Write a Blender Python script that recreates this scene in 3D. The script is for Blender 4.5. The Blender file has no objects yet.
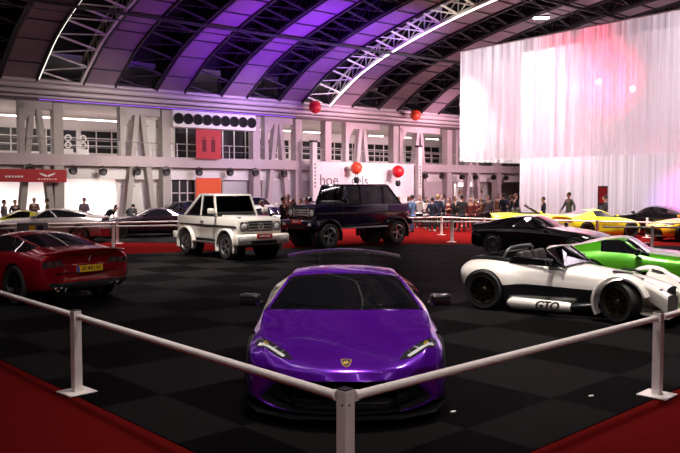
import bpy, bmesh, math, random
from mathutils import Vector, Matrix
from mathutils.bvhtree import BVHTree
random.seed(7)
PI = math.pi
SC = bpy.context.scene
COL = SC.collection
V = Vector

# ------------------------------------------------------------------ camera
H, FPX = 2.1, 750.0
PITCH = math.atan(38.5 / FPX)
cd = bpy.data.cameras.new('camera'); cam = bpy.data.objects.new('camera', cd); COL.objects.link(cam)
cam.location = (0, 0, H); cam.rotation_euler = (PI / 2 - PITCH, 0, 0)
cd.sensor_width = 36; cd.lens = FPX / 680 * 36; cd.clip_start = .05; cd.clip_end = 400
SC.camera = cam

def ray(px, py):
    a, b = (px - 340) / FPX, (226.5 - py) / FPX
    c, s = math.cos(PITCH), math.sin(PITCH)
    return V((a, c + b * s, -s + b * c))
def ground(px, py, z=0):
    r = ray(px, py); k = (z - H) / r.z
    return V((r.x * k, r.y * k, z))
def at(px, py, Y):
    r = ray(px, py); k = Y / r.y
    return V((r.x * k, Y, H + r.z * k))

# ------------------------------------------------------------------ materials
def mat(name, col, rough=.5, metal=0., coat=0., emit=None, es=0., noise=0., nscale=20., spec=.5):
    m = bpy.data.materials.new(name); m.use_nodes = True
    nt = m.node_tree; b = nt.nodes['Principled BSDF']
    b.inputs['Base Color'].default_value = (*col, 1)
    b.inputs['Roughness'].default_value = rough
    b.inputs['Metallic'].default_value = metal
    b.inputs['Coat Weight'].default_value = coat
    b.inputs['Coat Roughness'].default_value = .03
    b.inputs['Specular IOR Level'].default_value = spec
    if emit:
        b.inputs['Emission Color'].default_value = (*emit, 1)
        b.inputs['Emission Strength'].default_value = es
    if noise:
        tc = nt.nodes.new('ShaderNodeTexCoord'); nz = nt.nodes.new('ShaderNodeTexNoise')
        nz.inputs['Scale'].default_value = nscale
        nt.links.new(tc.outputs['Object'], nz.inputs['Vector'])
        mx = nt.nodes.new('ShaderNodeMix'); mx.data_type = 'RGBA'
        mx.inputs['A'].default_value = (*[c * (1 - noise) for c in col], 1)
        mx.inputs['B'].default_value = (*[min(1, c * (1 + noise)) for c in col], 1)
        nt.links.new(nz.outputs['Fac'], mx.inputs['Factor'])
        nt.links.new(mx.outputs['Result'], b.inputs['Base Color'])
    return m
M = {}
def mk(k, *a, **kw): M[k] = mat(k, *a, **kw); return M[k]
def paint(k, col, rough=.28, metal=.55): return mk(k, col, rough=rough, metal=metal, coat=1.0)
paint('purple_paint', (.15, .008, .50), .19, .6)
paint('red_paint', (.34, .004, .012), .25, .5)
paint('white_paint', (.80, .76, .70), .3, 0)
paint('cream_paint', (.86, .82, .74), .3, 0)
paint('midnight_paint', (.012, .008, .03), .2, .4)
paint('plum_paint', (.10, .045, .17), .25, .5)
paint('black_paint', (.008, .007, .009), .16, .2)
paint('green_paint', (.10, .50, .015), .28, .3)
paint('yellow_paint', (.80, .80, .02), .3, 0)
paint('amber_paint', (.85, .42, .01), .3, .1)
paint('silver_paint', (.52, .45, .43), .3, .6)
mk('dark_glass', (.006, .006, .008), .04, coat=.6)
mk('tyre_rubber', (.012, .012, .012), .7, noise=.3, nscale=40)
mk('black_plastic', (.012, .012, .013), .45, noise=.2)
mk('gloss_black', (.008, .008, .009), .12, coat=.5)
mk('carbon', (.014, .013, .014), .25, coat=.8, noise=.5, nscale=120)
mk('dark_void', (.003, .003, .003), .9)
mk('alloy', (.55, .54, .53), .3, 1.)
mk('dark_alloy', (.10, .10, .10), .32, 1.)
mk('bronze_alloy', (.16, .13, .07), .35, 1.)
mk('silver_trim', (.70, .68, .66), .35, .3)
mk('grey_alloy', (.34, .33, .33), .3, .8)
mk('chrome', (.75, .74, .73), .12, 1.)
mk('lamp_lens', (.75, .75, .75), .08, coat=1.)
mk('lamp_dark', (.03, .03, .035), .08, coat=1.)
mk('tail_red', (.16, .006, .006), .1, coat=1.)
mk('tail_lens', (.13, .05, .05), .12, coat=1.)
mk('gold', (.70, .45, .10), .3, 1.)
mk('plate_yellow', (.90, .52, .02), .45)
mk('plate_blue', (.02, .05, .45), .45)
mk('plate_red', (.50, .01, .015), .45)
mk('print_black', (.01, .01, .01), .6)
mk('print_white', (.85, .83, .80), .6)
mk('print_grey', (.12, .09, .10), .6)
mk('post_white', (.90, .82, .79), .35, noise=.06, nscale=6)
mk('leather', (.03, .025, .025), .5, noise=.2)
mk('tan_leather', (.30, .16, .06), .5, noise=.2)
mk('concrete', (.42, .39, .36), .75, noise=.12, nscale=1.5)
mk('concrete_pink', (.50, .42, .43), .7, noise=.10, nscale=1.2)
mk('white_wall', (.82, .79, .77), .6, noise=.04, nscale=1.)
mk('grey_panel', (.50, .48, .49), .5, noise=.05, nscale=2.)
mk('white_panel', (.82, .80, .78), .5, noise=.04, nscale=2.)
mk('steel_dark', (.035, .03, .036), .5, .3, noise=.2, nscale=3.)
mk('steel_lit', (.80, .78, .70), .5, .2, noise=.1, nscale=3.)  # paler copy of the truss steel, its lit look put into the colour
mk('pipe', (.52, .46, .47), .45, .1, noise=.08, nscale=2.)
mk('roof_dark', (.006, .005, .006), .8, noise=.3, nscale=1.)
mk('rail_metal', (.45, .42, .42), .4, .5)
mk('banner_red', (.42, .010, .016), .6, noise=.1, nscale=3.)
mk('banner_white', (.86, .84, .84), .55, noise=.02, nscale=2.)
mk('banner_orange', (.80, .10, .02), .6, noise=.1, nscale=3.)
mk('balloon_red', (.75, .01, .02), .35, coat=.3)
mk('balloon_coral', (.85, .08, .03), .35, coat=.3)
mk('window_dark', (.012, .011, .012), .35, spec=.25)
mk('frame_white', (.72, .70, .68), .5)
mk('led_white', (1, 1, 1), .5, emit=(1, .88, .88), es=3.2)
mk('led_bright', (1, 1, 1), .5, emit=(1, .82, .92), es=16.)
mk('led_dim', (1, 1, 1), .5, emit=(1, .90, .80), es=2.)
mk('tube_light', (1, 1, 1), .5, emit=(1, .94, .86), es=8.)
mk('flood_glow', (1, 1, 1), .5, emit=(1, .97, .90), es=60.)
mk('stage_glow', (1, 1, 1), .5, emit=(1, .90, .92), es=60.)
mk('violet_led', (.3, .1, .8), .5, emit=(.35, .10, 1.), es=.9)
mk('skin', (.58, .34, .25), .55, noise=.08, nscale=30)
mk('eye', (.02, .015, .012), .2)
for k, c in dict(hair_dark=(.012, .009, .008), hair_brown=(.06, .03, .015), hair_red=(.16, .045, .02), hair_grey=(.32, .30, .28), hair_blond=(.40, .26, .11),
                 cloth_black=(.010, .010, .013), cloth_navy=(.012, .016, .045), cloth_blue=(.10, .17, .33), cloth_lavender=(.40, .36, .52), cloth_white=(.70, .68, .66),
                 cloth_grey=(.14, .14, .17), cloth_maroon=(.14, .012, .02), cloth_brown=(.14, .075, .04), cloth_olive=(.10, .10, .02), cloth_tan=(.35, .22, .13), denim=(.045, .07, .15),
                 shoe=(.02, .018, .016), sneaker=(.55, .53, .5)).items():
    mk(k, c, .8, noise=.15, nscale=25)

# ------------------------------------------------------------------ object helpers
def tag(o, label=None, cat=None, group=None, kind=None):
    if label: o['label'] = label
    if cat: o['category'] = cat
    if group: o['group'] = group
    if kind: o['kind'] = kind
    return o
def thing(name, label, cat, loc=(0, 0, 0), rz=0., group=None):
    o = bpy.data.objects.new(name, None); COL.objects.link(o)
    o.empty_display_size = .2
    o.location = loc; o.rotation_euler = (0, 0, rz)
    return tag(o, label, cat, group)
def link_mesh(name, me, mats, parent=None, loc=None, rz=0., smooth=None):
    if not isinstance(mats, (list, tuple)): mats = [mats]
    if not me.materials:
        for m in mats: me.materials.append(M[m] if isinstance(m, str) else m)
    if smooth is not None:
        me.polygons.foreach_set('use_smooth', [True] * len(me.polygons))
        me.set_sharp_from_angle(angle=math.radians(smooth))
    o = bpy.data.objects.new(name, me); COL.objects.link(o)
    if parent: o.parent = parent
    if loc is not None: o.location = loc
    if rz: o.rotation_euler = (0, 0, rz)
    return o
def copy_tree(o, parent=None):
    c = o.copy(); COL.objects.link(c); c.parent = parent
    for ch in list(o.children): copy_tree(ch, c)
    return c

class MB:
    """collects shapes into one mesh"""
    def __init__(s): s.bm = bmesh.new(); s.mi = 0
    def _f(s, vs):
        try:
            f = s.bm.faces.new(vs); f.material_index = s.mi; return f
        except ValueError: return None
    def box(s, c, d, rz=0., rx=0., ry=0., bev=0., seg=2):
        r = bmesh.ops.create_cube(s.bm, size=1)
        m = Matrix.Translation(c) @ Matrix.Rotation(rz, 4, 'Z') @ Matrix.Rotation(ry, 4, 'Y') @ Matrix.Rotation(rx, 4, 'X') @ Matrix.Diagonal((*d, 1))
        bmesh.ops.transform(s.bm, matrix=m, verts=r['verts'])
        fs = {f for v in r['verts'] for f in v.link_faces}
        for f in fs: f.material_index = s.mi
        if bev:
            es = {e for v in r['verts'] for e in v.link_edges}
            b = bmesh.ops.bevel(s.bm, geom=list(es), offset=bev, segments=seg, affect='EDGES', profile=.5)
            for f in b['faces']: f.material_index = s.mi
        return s
    def bar(s, a, b, w, h=None, up=(0, 0, 1)):
        a, b = V(a), V(b); h = h or w
        d = b - a; L = d.length
        if L < 1e-6: return s
        z = d / L; u = V(up)
        if abs(z.dot(u)) > .99: u = V((1, 0, 0))
        x = u.cross(z).normalized(); y = z.cross(x)
        vs = []
        for e in (a, b):
            for sx, sy in ((-1, -1), (1, -1), (1, 1), (-1, 1)):
                vs.append(s.bm.verts.new(e + x * sx * w / 2 + y * sy * h / 2))
        for q in ((3, 2, 1, 0), (4, 5, 6, 7), (0, 1, 5, 4), (1, 2, 6, 5), (2, 3, 7, 6), (3, 0, 4, 7)): s._f([vs[i] for i in q])
        return s
    def tube(s, pts, r, n=10, caps=True):
        pts = [V(p) for p in pts]; rr = r if isinstance(r, (list, tuple)) else [r] * len(pts)
        rings = []; prev = None
        for i, p in enumerate(pts):
            t = (pts[min(i + 1, len(pts) - 1)] - pts[max(i - 1, 0)]).normalized()
            if prev is None:
                u = V((0, 0, 1)) if abs(t.z) < .9 else V((1, 0, 0))
                x = t.cross(u).normalized()
            else: x = (prev - t * prev.dot(t)).normalized()
            prev = x; y = t.cross(x)
            rings.append([s.bm.verts.new(p + (x * math.cos(2 * PI * k / n) + y * math.sin(2 * PI * k / n)) * rr[i]) for k in range(n)])
        for a, b in zip(rings, rings[1:]):
            for k in range(n): s._f([a[k], a[(k + 1) % n], b[(k + 1) % n], b[k]])
        if caps: s._f(rings[0][::-1]); s._f(rings[-1])
        return s
    def lathe(s, prof, n=32, axis='Z', c=(0, 0, 0), closed=False):
        """prof: (radius, height along axis)"""
        c = V(c); rings = []
        for r, h in prof:
            ring = []
            for k in range(n):
                a = 2 * PI * k / n; x, y = r * math.cos(a), r * math.sin(a)
                p = {'Z': V((x, y, h)), 'Y': V((x, h, y)), 'X': V((h, x, y))}[axis]
                ring.append(s.bm.verts.new(c + p))
            rings.append(ring)
        pairs = list(zip(rings, rings[1:]))
        if closed: pairs.append((rings[-1], rings[0]))
        for a, b in pairs:
            for k in range(n): s._f([a[k], a[(k + 1) % n], b[(k + 1) % n], b[k]])
        if not closed:
            if prof[0][0] > 1e-4: s._f(rings[0][::-1])
            if prof[-1][0] > 1e-4: s._f(rings[-1])
        return s
    def sphere(s, c, r, n=16, sc=(1, 1, 1)):
        q = bmesh.ops.create_uvsphere(s.bm, u_segments=n, v_segments=max(6, n // 2), radius=r)
        bmesh.ops.transform(s.bm, matrix=Matrix.Translation(c) @ Matrix.Diagonal((*sc, 1)), verts=q['verts'])
        for v in q['verts']:
            for f in v.link_faces: f.material_index = s.mi
        return s
    def prism(s, poly, a, b, axis='Y'):
        """polygon extruded from a to b along axis; poly coords: Y->(x,z), Z->(x,y), X->(y,z)"""
        def P(p, h): return {'Y': V((p[0], h, p[1])), 'Z': V((p[0], p[1], h)), 'X': V((h, p[0], p[1]))}[axis]
        A = [s.bm.verts.new(P(p, a)) for p in poly]; B = [s.bm.verts.new(P(p, b)) for p in poly]
        n = len(poly)
        s._f(A); s._f(B[::-1])
        for k in range(n): s._f([A[k], B[k], B[(k + 1) % n], A[(k + 1) % n]])
        return s
    def build(s, name, mats, parent=None, loc=None, rz=0., smooth=None, bev=0., tri=False):
        bm = s.bm
        bmesh.ops.remove_doubles(bm, verts=bm.verts, dist=1e-5)
        if bev:
            es = [e for e in bm.edges if len(e.link_faces) == 2 and e.calc_face_angle(0) > .6]
            bmesh.ops.bevel(bm, geom=es, offset=bev, segments=2, affect='EDGES', profile=.5, clamp_overlap=True)
        bmesh.ops.recalc_face_normals(bm, faces=bm.faces)
        me = bpy.data.meshes.new(name); bm.to_mesh(me); bm.free()
        return link_mesh(name, me, mats, parent, loc, rz, smooth)

def text_mesh(txt, size, depth=.004, shear=0., bold=0.):
    cu = bpy.data.curves.new('t', 'FONT'); cu.body = txt; cu.size = size; cu.extrude = depth; cu.shear = shear; cu.offset = bold
    cu.align_x = 'CENTER'; cu.align_y = 'CENTER'
    o = bpy.data.objects.new('t', cu); COL.objects.link(o)
    dg = bpy.context.evaluated_depsgraph_get()
    me = bpy.data.meshes.new_from_object(o.evaluated_get(dg))
    bpy.data.objects.remove(o); bpy.data.curves.remove(cu); me.materials.clear()
    return me
def put_text(name, txt, size, m, parent, loc, right, up, **kw):
    """mesh lettering whose x runs along right and y along up"""
    me = text_mesh(txt, size, **kw)
    r = V(right).normalized(); u = V(up); u = (u - r * u.dot(r)).normalized(); n = r.cross(u)
    mtx = Matrix((r, u, n)).transposed().to_4x4(); mtx.translation = V(loc)
    me.transform(mtx)
    return link_mesh(name, me, m, parent)
def clear_mat(nm='clear_glass', tint=(.72, .74, .75), ior=1.45):
    m = bpy.data.materials.new(nm); m.use_nodes = True; nt = m.node_tree
    out = nt.nodes['Material Output']; nt.nodes.remove(nt.nodes['Principled BSDF'])
    tr = nt.nodes.new('ShaderNodeBsdfTransparent'); tr.inputs[0].default_value = (*tint, 1)
    gl = nt.nodes.new('ShaderNodeBsdfGlossy'); gl.inputs['Roughness'].default_value = .03
    fr = nt.nodes.new('ShaderNodeFresnel'); fr.inputs[0].default_value = ior
    mx = nt.nodes.new('ShaderNodeMixShader')
    nt.links.new(fr.outputs[0], mx.inputs[0]); nt.links.new(tr.outputs[0], mx.inputs[1]); nt.links.new(gl.outputs[0], mx.inputs[2]); nt.links.new(mx.outputs[0], out.inputs[0])
    return m
M['clear_glass'] = clear_mat()
M['pale_glass'] = clear_mat('pale_glass', (.22, .21, .22), 1.6)
M['smoke_glass'] = clear_mat('smoke_glass', (.80, .74, .86), 2.3)
def sheer_mat(name, lo, hi):
    """sheer voile: see-through threads, more or less dense from fold to fold (u runs along the hem)"""
    m = bpy.data.materials.new(name); m.use_nodes = True; nt = m.node_tree
    out = nt.nodes['Material Output']; nt.nodes.remove(nt.nodes['Principled BSDF'])
    uv = nt.nodes.new('ShaderNodeUVMap'); mp = nt.nodes.new('ShaderNodeMapping'); mp.inputs['Scale'].default_value = (1, .006, 1)
    n1 = nt.nodes.new('ShaderNodeTexNoise'); n1.inputs['Scale'].default_value = 3.2; n1.inputs['Detail'].default_value = 5; n1.inputs['Roughness'].default_value = .7
    rp = nt.nodes.new('ShaderNodeMapRange'); rp.inputs['From Min'].default_value = .40; rp.inputs['From Max'].default_value = .60
    rp.inputs['To Min'].default_value = lo; rp.inputs['To Max'].default_value = hi
    nt.links.new(uv.outputs[0], mp.inputs['Vector']); nt.links.new(mp.outputs[0], n1.inputs['Vector']); nt.links.new(n1.outputs['Fac'], rp.inputs['Value'])
    tr = nt.nodes.new('ShaderNodeBsdfTransparent'); tl = nt.nodes.new('ShaderNodeBsdfTranslucent'); df = nt.nodes.new('ShaderNodeBsdfDiffuse')
    tl.inputs[0].default_value = (.88, .85, .87, 1); df.inputs[0].default_value = (.85, .82, .84, 1)
    a = nt.nodes.new('ShaderNodeMixShader'); a.inputs[0].default_value = .40
    nt.links.new(tl.outputs[0], a.inputs[1]); nt.links.new(df.outputs[0], a.inputs[2])
    x = nt.nodes.new('ShaderNodeMixShader'); nt.links.new(rp.outputs[0], x.inputs[0]); nt.links.new(tr.outputs[0], x.inputs[1]); nt.links.new(a.outputs[0], x.inputs[2])
    nt.links.new(x.outputs[0], out.inputs[0])
    return m
M['sheer'] = sheer_mat('sheer_curtain', .42, .97)
M['sheer_low'] = sheer_mat('sheer_curtain_low', .50, .97)
paint('plum_dark', (.03, .012, .022), .22, .4)
paint('navy_paint', (.02, .02, .09), .2, .4)
mk('grey_dark', (.16, .15, .15), .6)
mk('roll_grey', (.16, .16, .17), .35, .6)
# ------------------------------------------------------------------ car bodies
def loft_car(st, tagf, captags, mats, ci={}, cj={}, ccell=(), wheels=(), levels=2, xoff=0.):
    """st: stations of half-section points (x, y, z); returns ({tag: mesh}, bvh, bmesh-with-tags)"""
    n = len(st); m = len(st[0]); R = 2 * m - 2
    tags = list(mats)
    bm = bmesh.new(); rings = []
    for s in st:
        ring = [bm.verts.new((p[0] + xoff, p[1], p[2])) for p in s]
        ring += [bm.verts.new((p[0] + xoff, -p[1], p[2])) for p in s[-2:0:-1]]
        rings.append(ring)
    cr = bm.edges.layers.float.new('crease_edge')
    def jj(k): return k if k < m - 1 else R - 1 - k
    for i in range(n - 1):
        for k in range(R):
            a, b = rings[i], rings[i + 1]
            f = bm.faces.new([a[k], a[(k + 1) % R], b[(k + 1) % R], b[k]])
            f.material_index = tags.index(tagf(i, jj(k)))
    for e, ring in ((0, rings[0]), (1, rings[-1])):
        for j in range(m - 1):
            l0, l1 = ring[j], ring[j + 1]; r0, r1 = ring[(R - j) % R], ring[(R - j - 1) % R]
            vs = []
            for v in (l0, l1, r1, r0):
                if v not in vs: vs.append(v)
            if len(vs) < 3: continue
            f = bm.faces.new(vs); t = captags[e]
            f.material_index = tags.index(t(j) if callable(t) else t)
    def setc(v1, v2, c):
        e = bm.edges.get((v1, v2))
        if e: e[cr] = max(e[cr], c)
    for i, spec in ci.items():
        for k in range(R):
            c = spec(jj(k)) if callable(spec) else spec
            setc(rings[i][k], rings[i][(k + 1) % R], c)
    for j, spec in cj.items():
        for i in range(n - 1):
            c = spec(i) if callable(spec) else spec
            for k in {j, (R - j) % R}: setc(rings[i][k], rings[i + 1][k], c)
    bmesh.ops.recalc_face_normals(bm, faces=bm.faces)
    me = bpy.data.meshes.new('tmp'); bm.to_mesh(me); bm.free()
    for t in tags: me.materials.append(M[mats[t]])
    o = bpy.data.objects.new('tmp', me); COL.objects.link(o)
    md = o.modifiers.new('s', 'SUBSURF'); md.levels = levels; md.render_levels = levels
    cut = None
    if wheels:
        mb = MB(); mb.mi = tags.index('arch')
        for (x, yo, yi, z, r) in wheels:
            for s in (1, -1):
                mb.lathe([(r, s * yi), (r, s * yo)], 40, 'Y', (x + xoff, 0, z))
        cut = mb.build('cut', [M[mats[t]] for t in tags])
        bo = o.modifiers.new('b', 'BOOLEAN'); bo.object = cut; bo.operation = 'DIFFERENCE'; bo.solver = 'EXACT'
    dg = bpy.context.evaluated_depsgraph_get()
    full = bpy.data.meshes.new_from_object(o.evaluated_get(dg))
    bpy.data.objects.remove(o)
    if cut: bpy.data.objects.remove(cut)
    fb = bmesh.new(); fb.from_mesh(full)
    bvh = BVHTree.FromBMesh(fb)
    out = {}
    for ti, t in enumerate(tags):
        b2 = fb.copy()
        bmesh.ops.delete(b2, geom=[f for f in b2.faces if f.material_index != ti], context='FACES')
        if b2.faces:
            for f in b2.faces: f.material_index = 0
            mm = bpy.data.meshes.new(t); b2.to_mesh(mm); out[t] = mm
        b2.free()
    return out, bvh, fb, tags

def seam_tubes(fb, tags, pairs, r, name, m, parent):
    """body-coloured pillars along the line where two glass fields meet"""
    for a, b in pairs:
        ia, ib = tags.index(a), tags.index(b)
        es = [e for e in fb.edges if len(e.link_faces) == 2 and {e.link_faces[0].material_index, e.link_faces[1].material_index} == {ia, ib} and ia != ib]
        left = set(es)
        while left:
            e = left.pop(); ch = [e.verts[0], e.verts[1]]
            grow = True
            while grow:
                grow = False
                for end in (0, -1):
                    for q in ch[end].link_edges:
                        if q in left:
                            left.discard(q); w = q.other_vert(ch[end])
                            ch.insert(0, w) if end == 0 else ch.append(w)
                            grow = True; break
            if len(ch) > 1: MB().tube([v.co for v in ch], r, 8).build(name, m, parent, smooth=60)

def patch(bvh, poly, axis, d, name, m, parent, off=.004, cuts=3, lift=0.):
    """a plate that lies on the body: polygon in the plane across `axis`, laid on along direction d (+1/-1)"""
    bm = bmesh.new()
    def P(p, h):
        return {'X': V((h, p[0], p[1])), 'Y': V((p[0], h, p[1])), 'Z': V((p[0], p[1], h))}[axis]
    ax = {'X': 0, 'Y': 1, 'Z': 2}[axis]
    vs = [bm.verts.new(P(p, 0)) for p in poly]
    bm.faces.new(vs)
    bmesh.ops.triangulate(bm, faces=bm.faces)
    bmesh.ops.subdivide_edges(bm, edges=bm.edges, cuts=cuts, use_grid_fill=True)
    dv = V((0, 0, 0)); dv[ax] = d
    for v in bm.verts:
        o = v.co.copy(); o[ax] = -d * 6
        loc, nor, idx, dist = bvh.ray_cast(o, dv)
        if loc is None:
            loc, nor, idx, dist = bvh.find_nearest(v.co if abs(v.co[ax]) > 0 else o)
        v.co = loc - dv * (off + lift)
    g = bmesh.ops.extrude_face_region(bm, geom=list(bm.faces))
    for q in g['geom']:
        if isinstance(q, bmesh.types.BMVert): q.co += dv * (off * 2 + .004)
    bmesh.ops.recalc_face_normals(bm, faces=bm.faces)
    me = bpy.data.meshes.new(name); bm.to_mesh(me); bm.free()
    return link_mesh(name, me, m, parent, smooth=35)

_wheel_cache = {}
def wheel(parent, loc, r, w, rim_m, spokes=10, style='twin', steer=0., side=1):
    """tyre with rim and brake disc below it; the outer face looks along +y when side is 1"""
    key = (round(r, 3), round(w, 3), spokes, style)
    if key not in _wheel_cache:
        h = w / 2; rr = r * (.70 if style != 'offroad' else .66)
        t = MB(); t.lathe([(rr, -h * .92), (r * .90, -h), (r * .97, -h * .85), (r, -h * .6), (r, h * .6), (r * .97, h * .85), (r * .90, h), (rr, h * .92), (rr * .97, 0)], 40, 'Y', closed=True)
        tm = t.build('tmp', 'tyre_rubber', smooth=40); tme = tm.data; bpy.data.objects.remove(tm)
        q = MB(); q.lathe([(rr * 1.01, -h * .9), (rr * 1.01, h * .95), (rr * .95, h * .99), (rr * .90, h * .7), (rr * .90, -h * .9)], 36, 'Y', closed=True)
        q.lathe([(.001, h * .82), (r * .10, h * .8), (r * .15, h * .68), (r * .16, h * .1), (.001, h * .1)], 20, 'Y')
        for k in range(spokes):
            a = 2 * PI * k / spokes
            def pt(rad, aa, y): return (rad * math.cos(aa), y, rad * math.sin(aa))
            if style == 'twin':
                for da in (-.10, .10): q.bar(pt(r * .12, a + da * .6, h * .6), pt(rr * .93, a + da, h * .78), r * .035, r * .07, up=(0, 1, 0))
            elif style == 'offroad':
                q.bar(pt(r * .12, a, h * .62), pt(rr * .93, a, h * .78), r * .12, r * .09, up=(0, 1, 0))
            else:
                for da in (-.16, .16): q.bar(pt(r * .12, a, h * .6), pt(rr * .93, a + da, h * .80), r * .04, r * .06, up=(0, 1, 0))
        qm = q.build('tmp', 'alloy', smooth=40); qme = qm.data; bpy.data.objects.remove(qm)
        qme.materials.clear()
        b = MB(); b.lathe([(r * .16, -h * .1), (rr * .80, -h * .1), (rr * .80, h * .12), (r * .16, h * .12)], 32, 'Y', closed=True)
        bmm = b.build('tmp', 'dark_alloy', smooth=40); bme = bmm.data; bpy.data.objects.remove(bmm)
        _wheel_cache[key] = (tme, qme, bme)
    tme, qme, bme = _wheel_cache[key]
    t = link_mesh('wheel', tme, 'tyre_rubber', parent, loc, (0 if side > 0 else PI) + steer)
    rim = bpy.data.objects.new('rim', qme); COL.objects.link(rim); rim.parent = t
    if not qme.materials: qme.materials.append(M[rim_m])
    rim.material_slots[0].link = 'OBJECT'; rim.material_slots[0].material = M[rim_m]
    link_mesh('brake_disc', bme, 'dark_alloy', t)
    return t

def car_wheels(root, axles, rim_m, spokes=10, style='twin'):
    """axles: (x, outer y, radius, width, steer)"""
    for (x, y, r, w, stg) in axles:
        for s in (1, -1):
            wheel(root, (x, s * (y - w / 2), r), r, w, rim_m, spokes, style, stg, s)

def mirrors(root, x, y, z, m, dy=.16, dz=.06, size=(.11, .20, .12)):
    for s in (1, -1):
        b = MB(); b.box((x, s * (y + dy), z + dz), size, rz=s * .12, bev=.035, seg=3)
        o = b.build('door_mirror', m, root, smooth=50)
        a = MB(); a.bar((x - .02, s * (y - .03), z - .02), (x, s * (y + dy - .03), z + dz - .03), .05, .03)
        a.build('mirror_arm', 'gloss_black', o)
        g = MB(); g.box((x - size[0] / 2 - .002, s * (y + dy), z + dz), (.006, size[1] * .8, size[2] * .75), rz=s * .12)
        g.build('mirror_glass', 'pale_glass', o)

PART_MATS = dict(body='', windshield='dark_glass', side_window='dark_glass', rear_window='dark_glass', grille='dark_void', arch='dark_void', trim='gloss_black')
NAMES = dict(body='body', windshield='windshield', side_window='side_window', rear_window='rear_window', grille='front_grille', arch='wheel_arch', trim='black_trim')
def islands(me):
    bm = bmesh.new(); bm.from_mesh(me); left = set(bm.faces); out = []
    while left:
        st = [left.pop()]; isl = set(st)
        while st:
            for e in st.pop().edges:
                for f in e.link_faces:
                    if f in left: left.discard(f); isl.add(f); st.append(f)
        out.append({f.index for f in isl})
    res = []
    for k in out:
        if len(k) < 6: continue
        b2 = bm.copy(); b2.faces.ensure_lookup_table()
        bmesh.ops.delete(b2, geom=[f for f in b2.faces if f.index not in k], context='FACES')
        m2 = bpy.data.meshes.new('p'); b2.to_mesh(m2); b2.free(); res.append(m2)
    bm.free(); return res
def put_parts(root, parts, mats, sm=38):
    for t, me in parts.items():
        for q in (islands(me) if t in ('side_window', 'arch', 'side_panel', 'grille', 'trim', 'rear_window') else [me]):
            q.materials.clear(); link_mesh(NAMES.get(t, t), q, M[mats[t]], root, smooth=sm)

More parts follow.
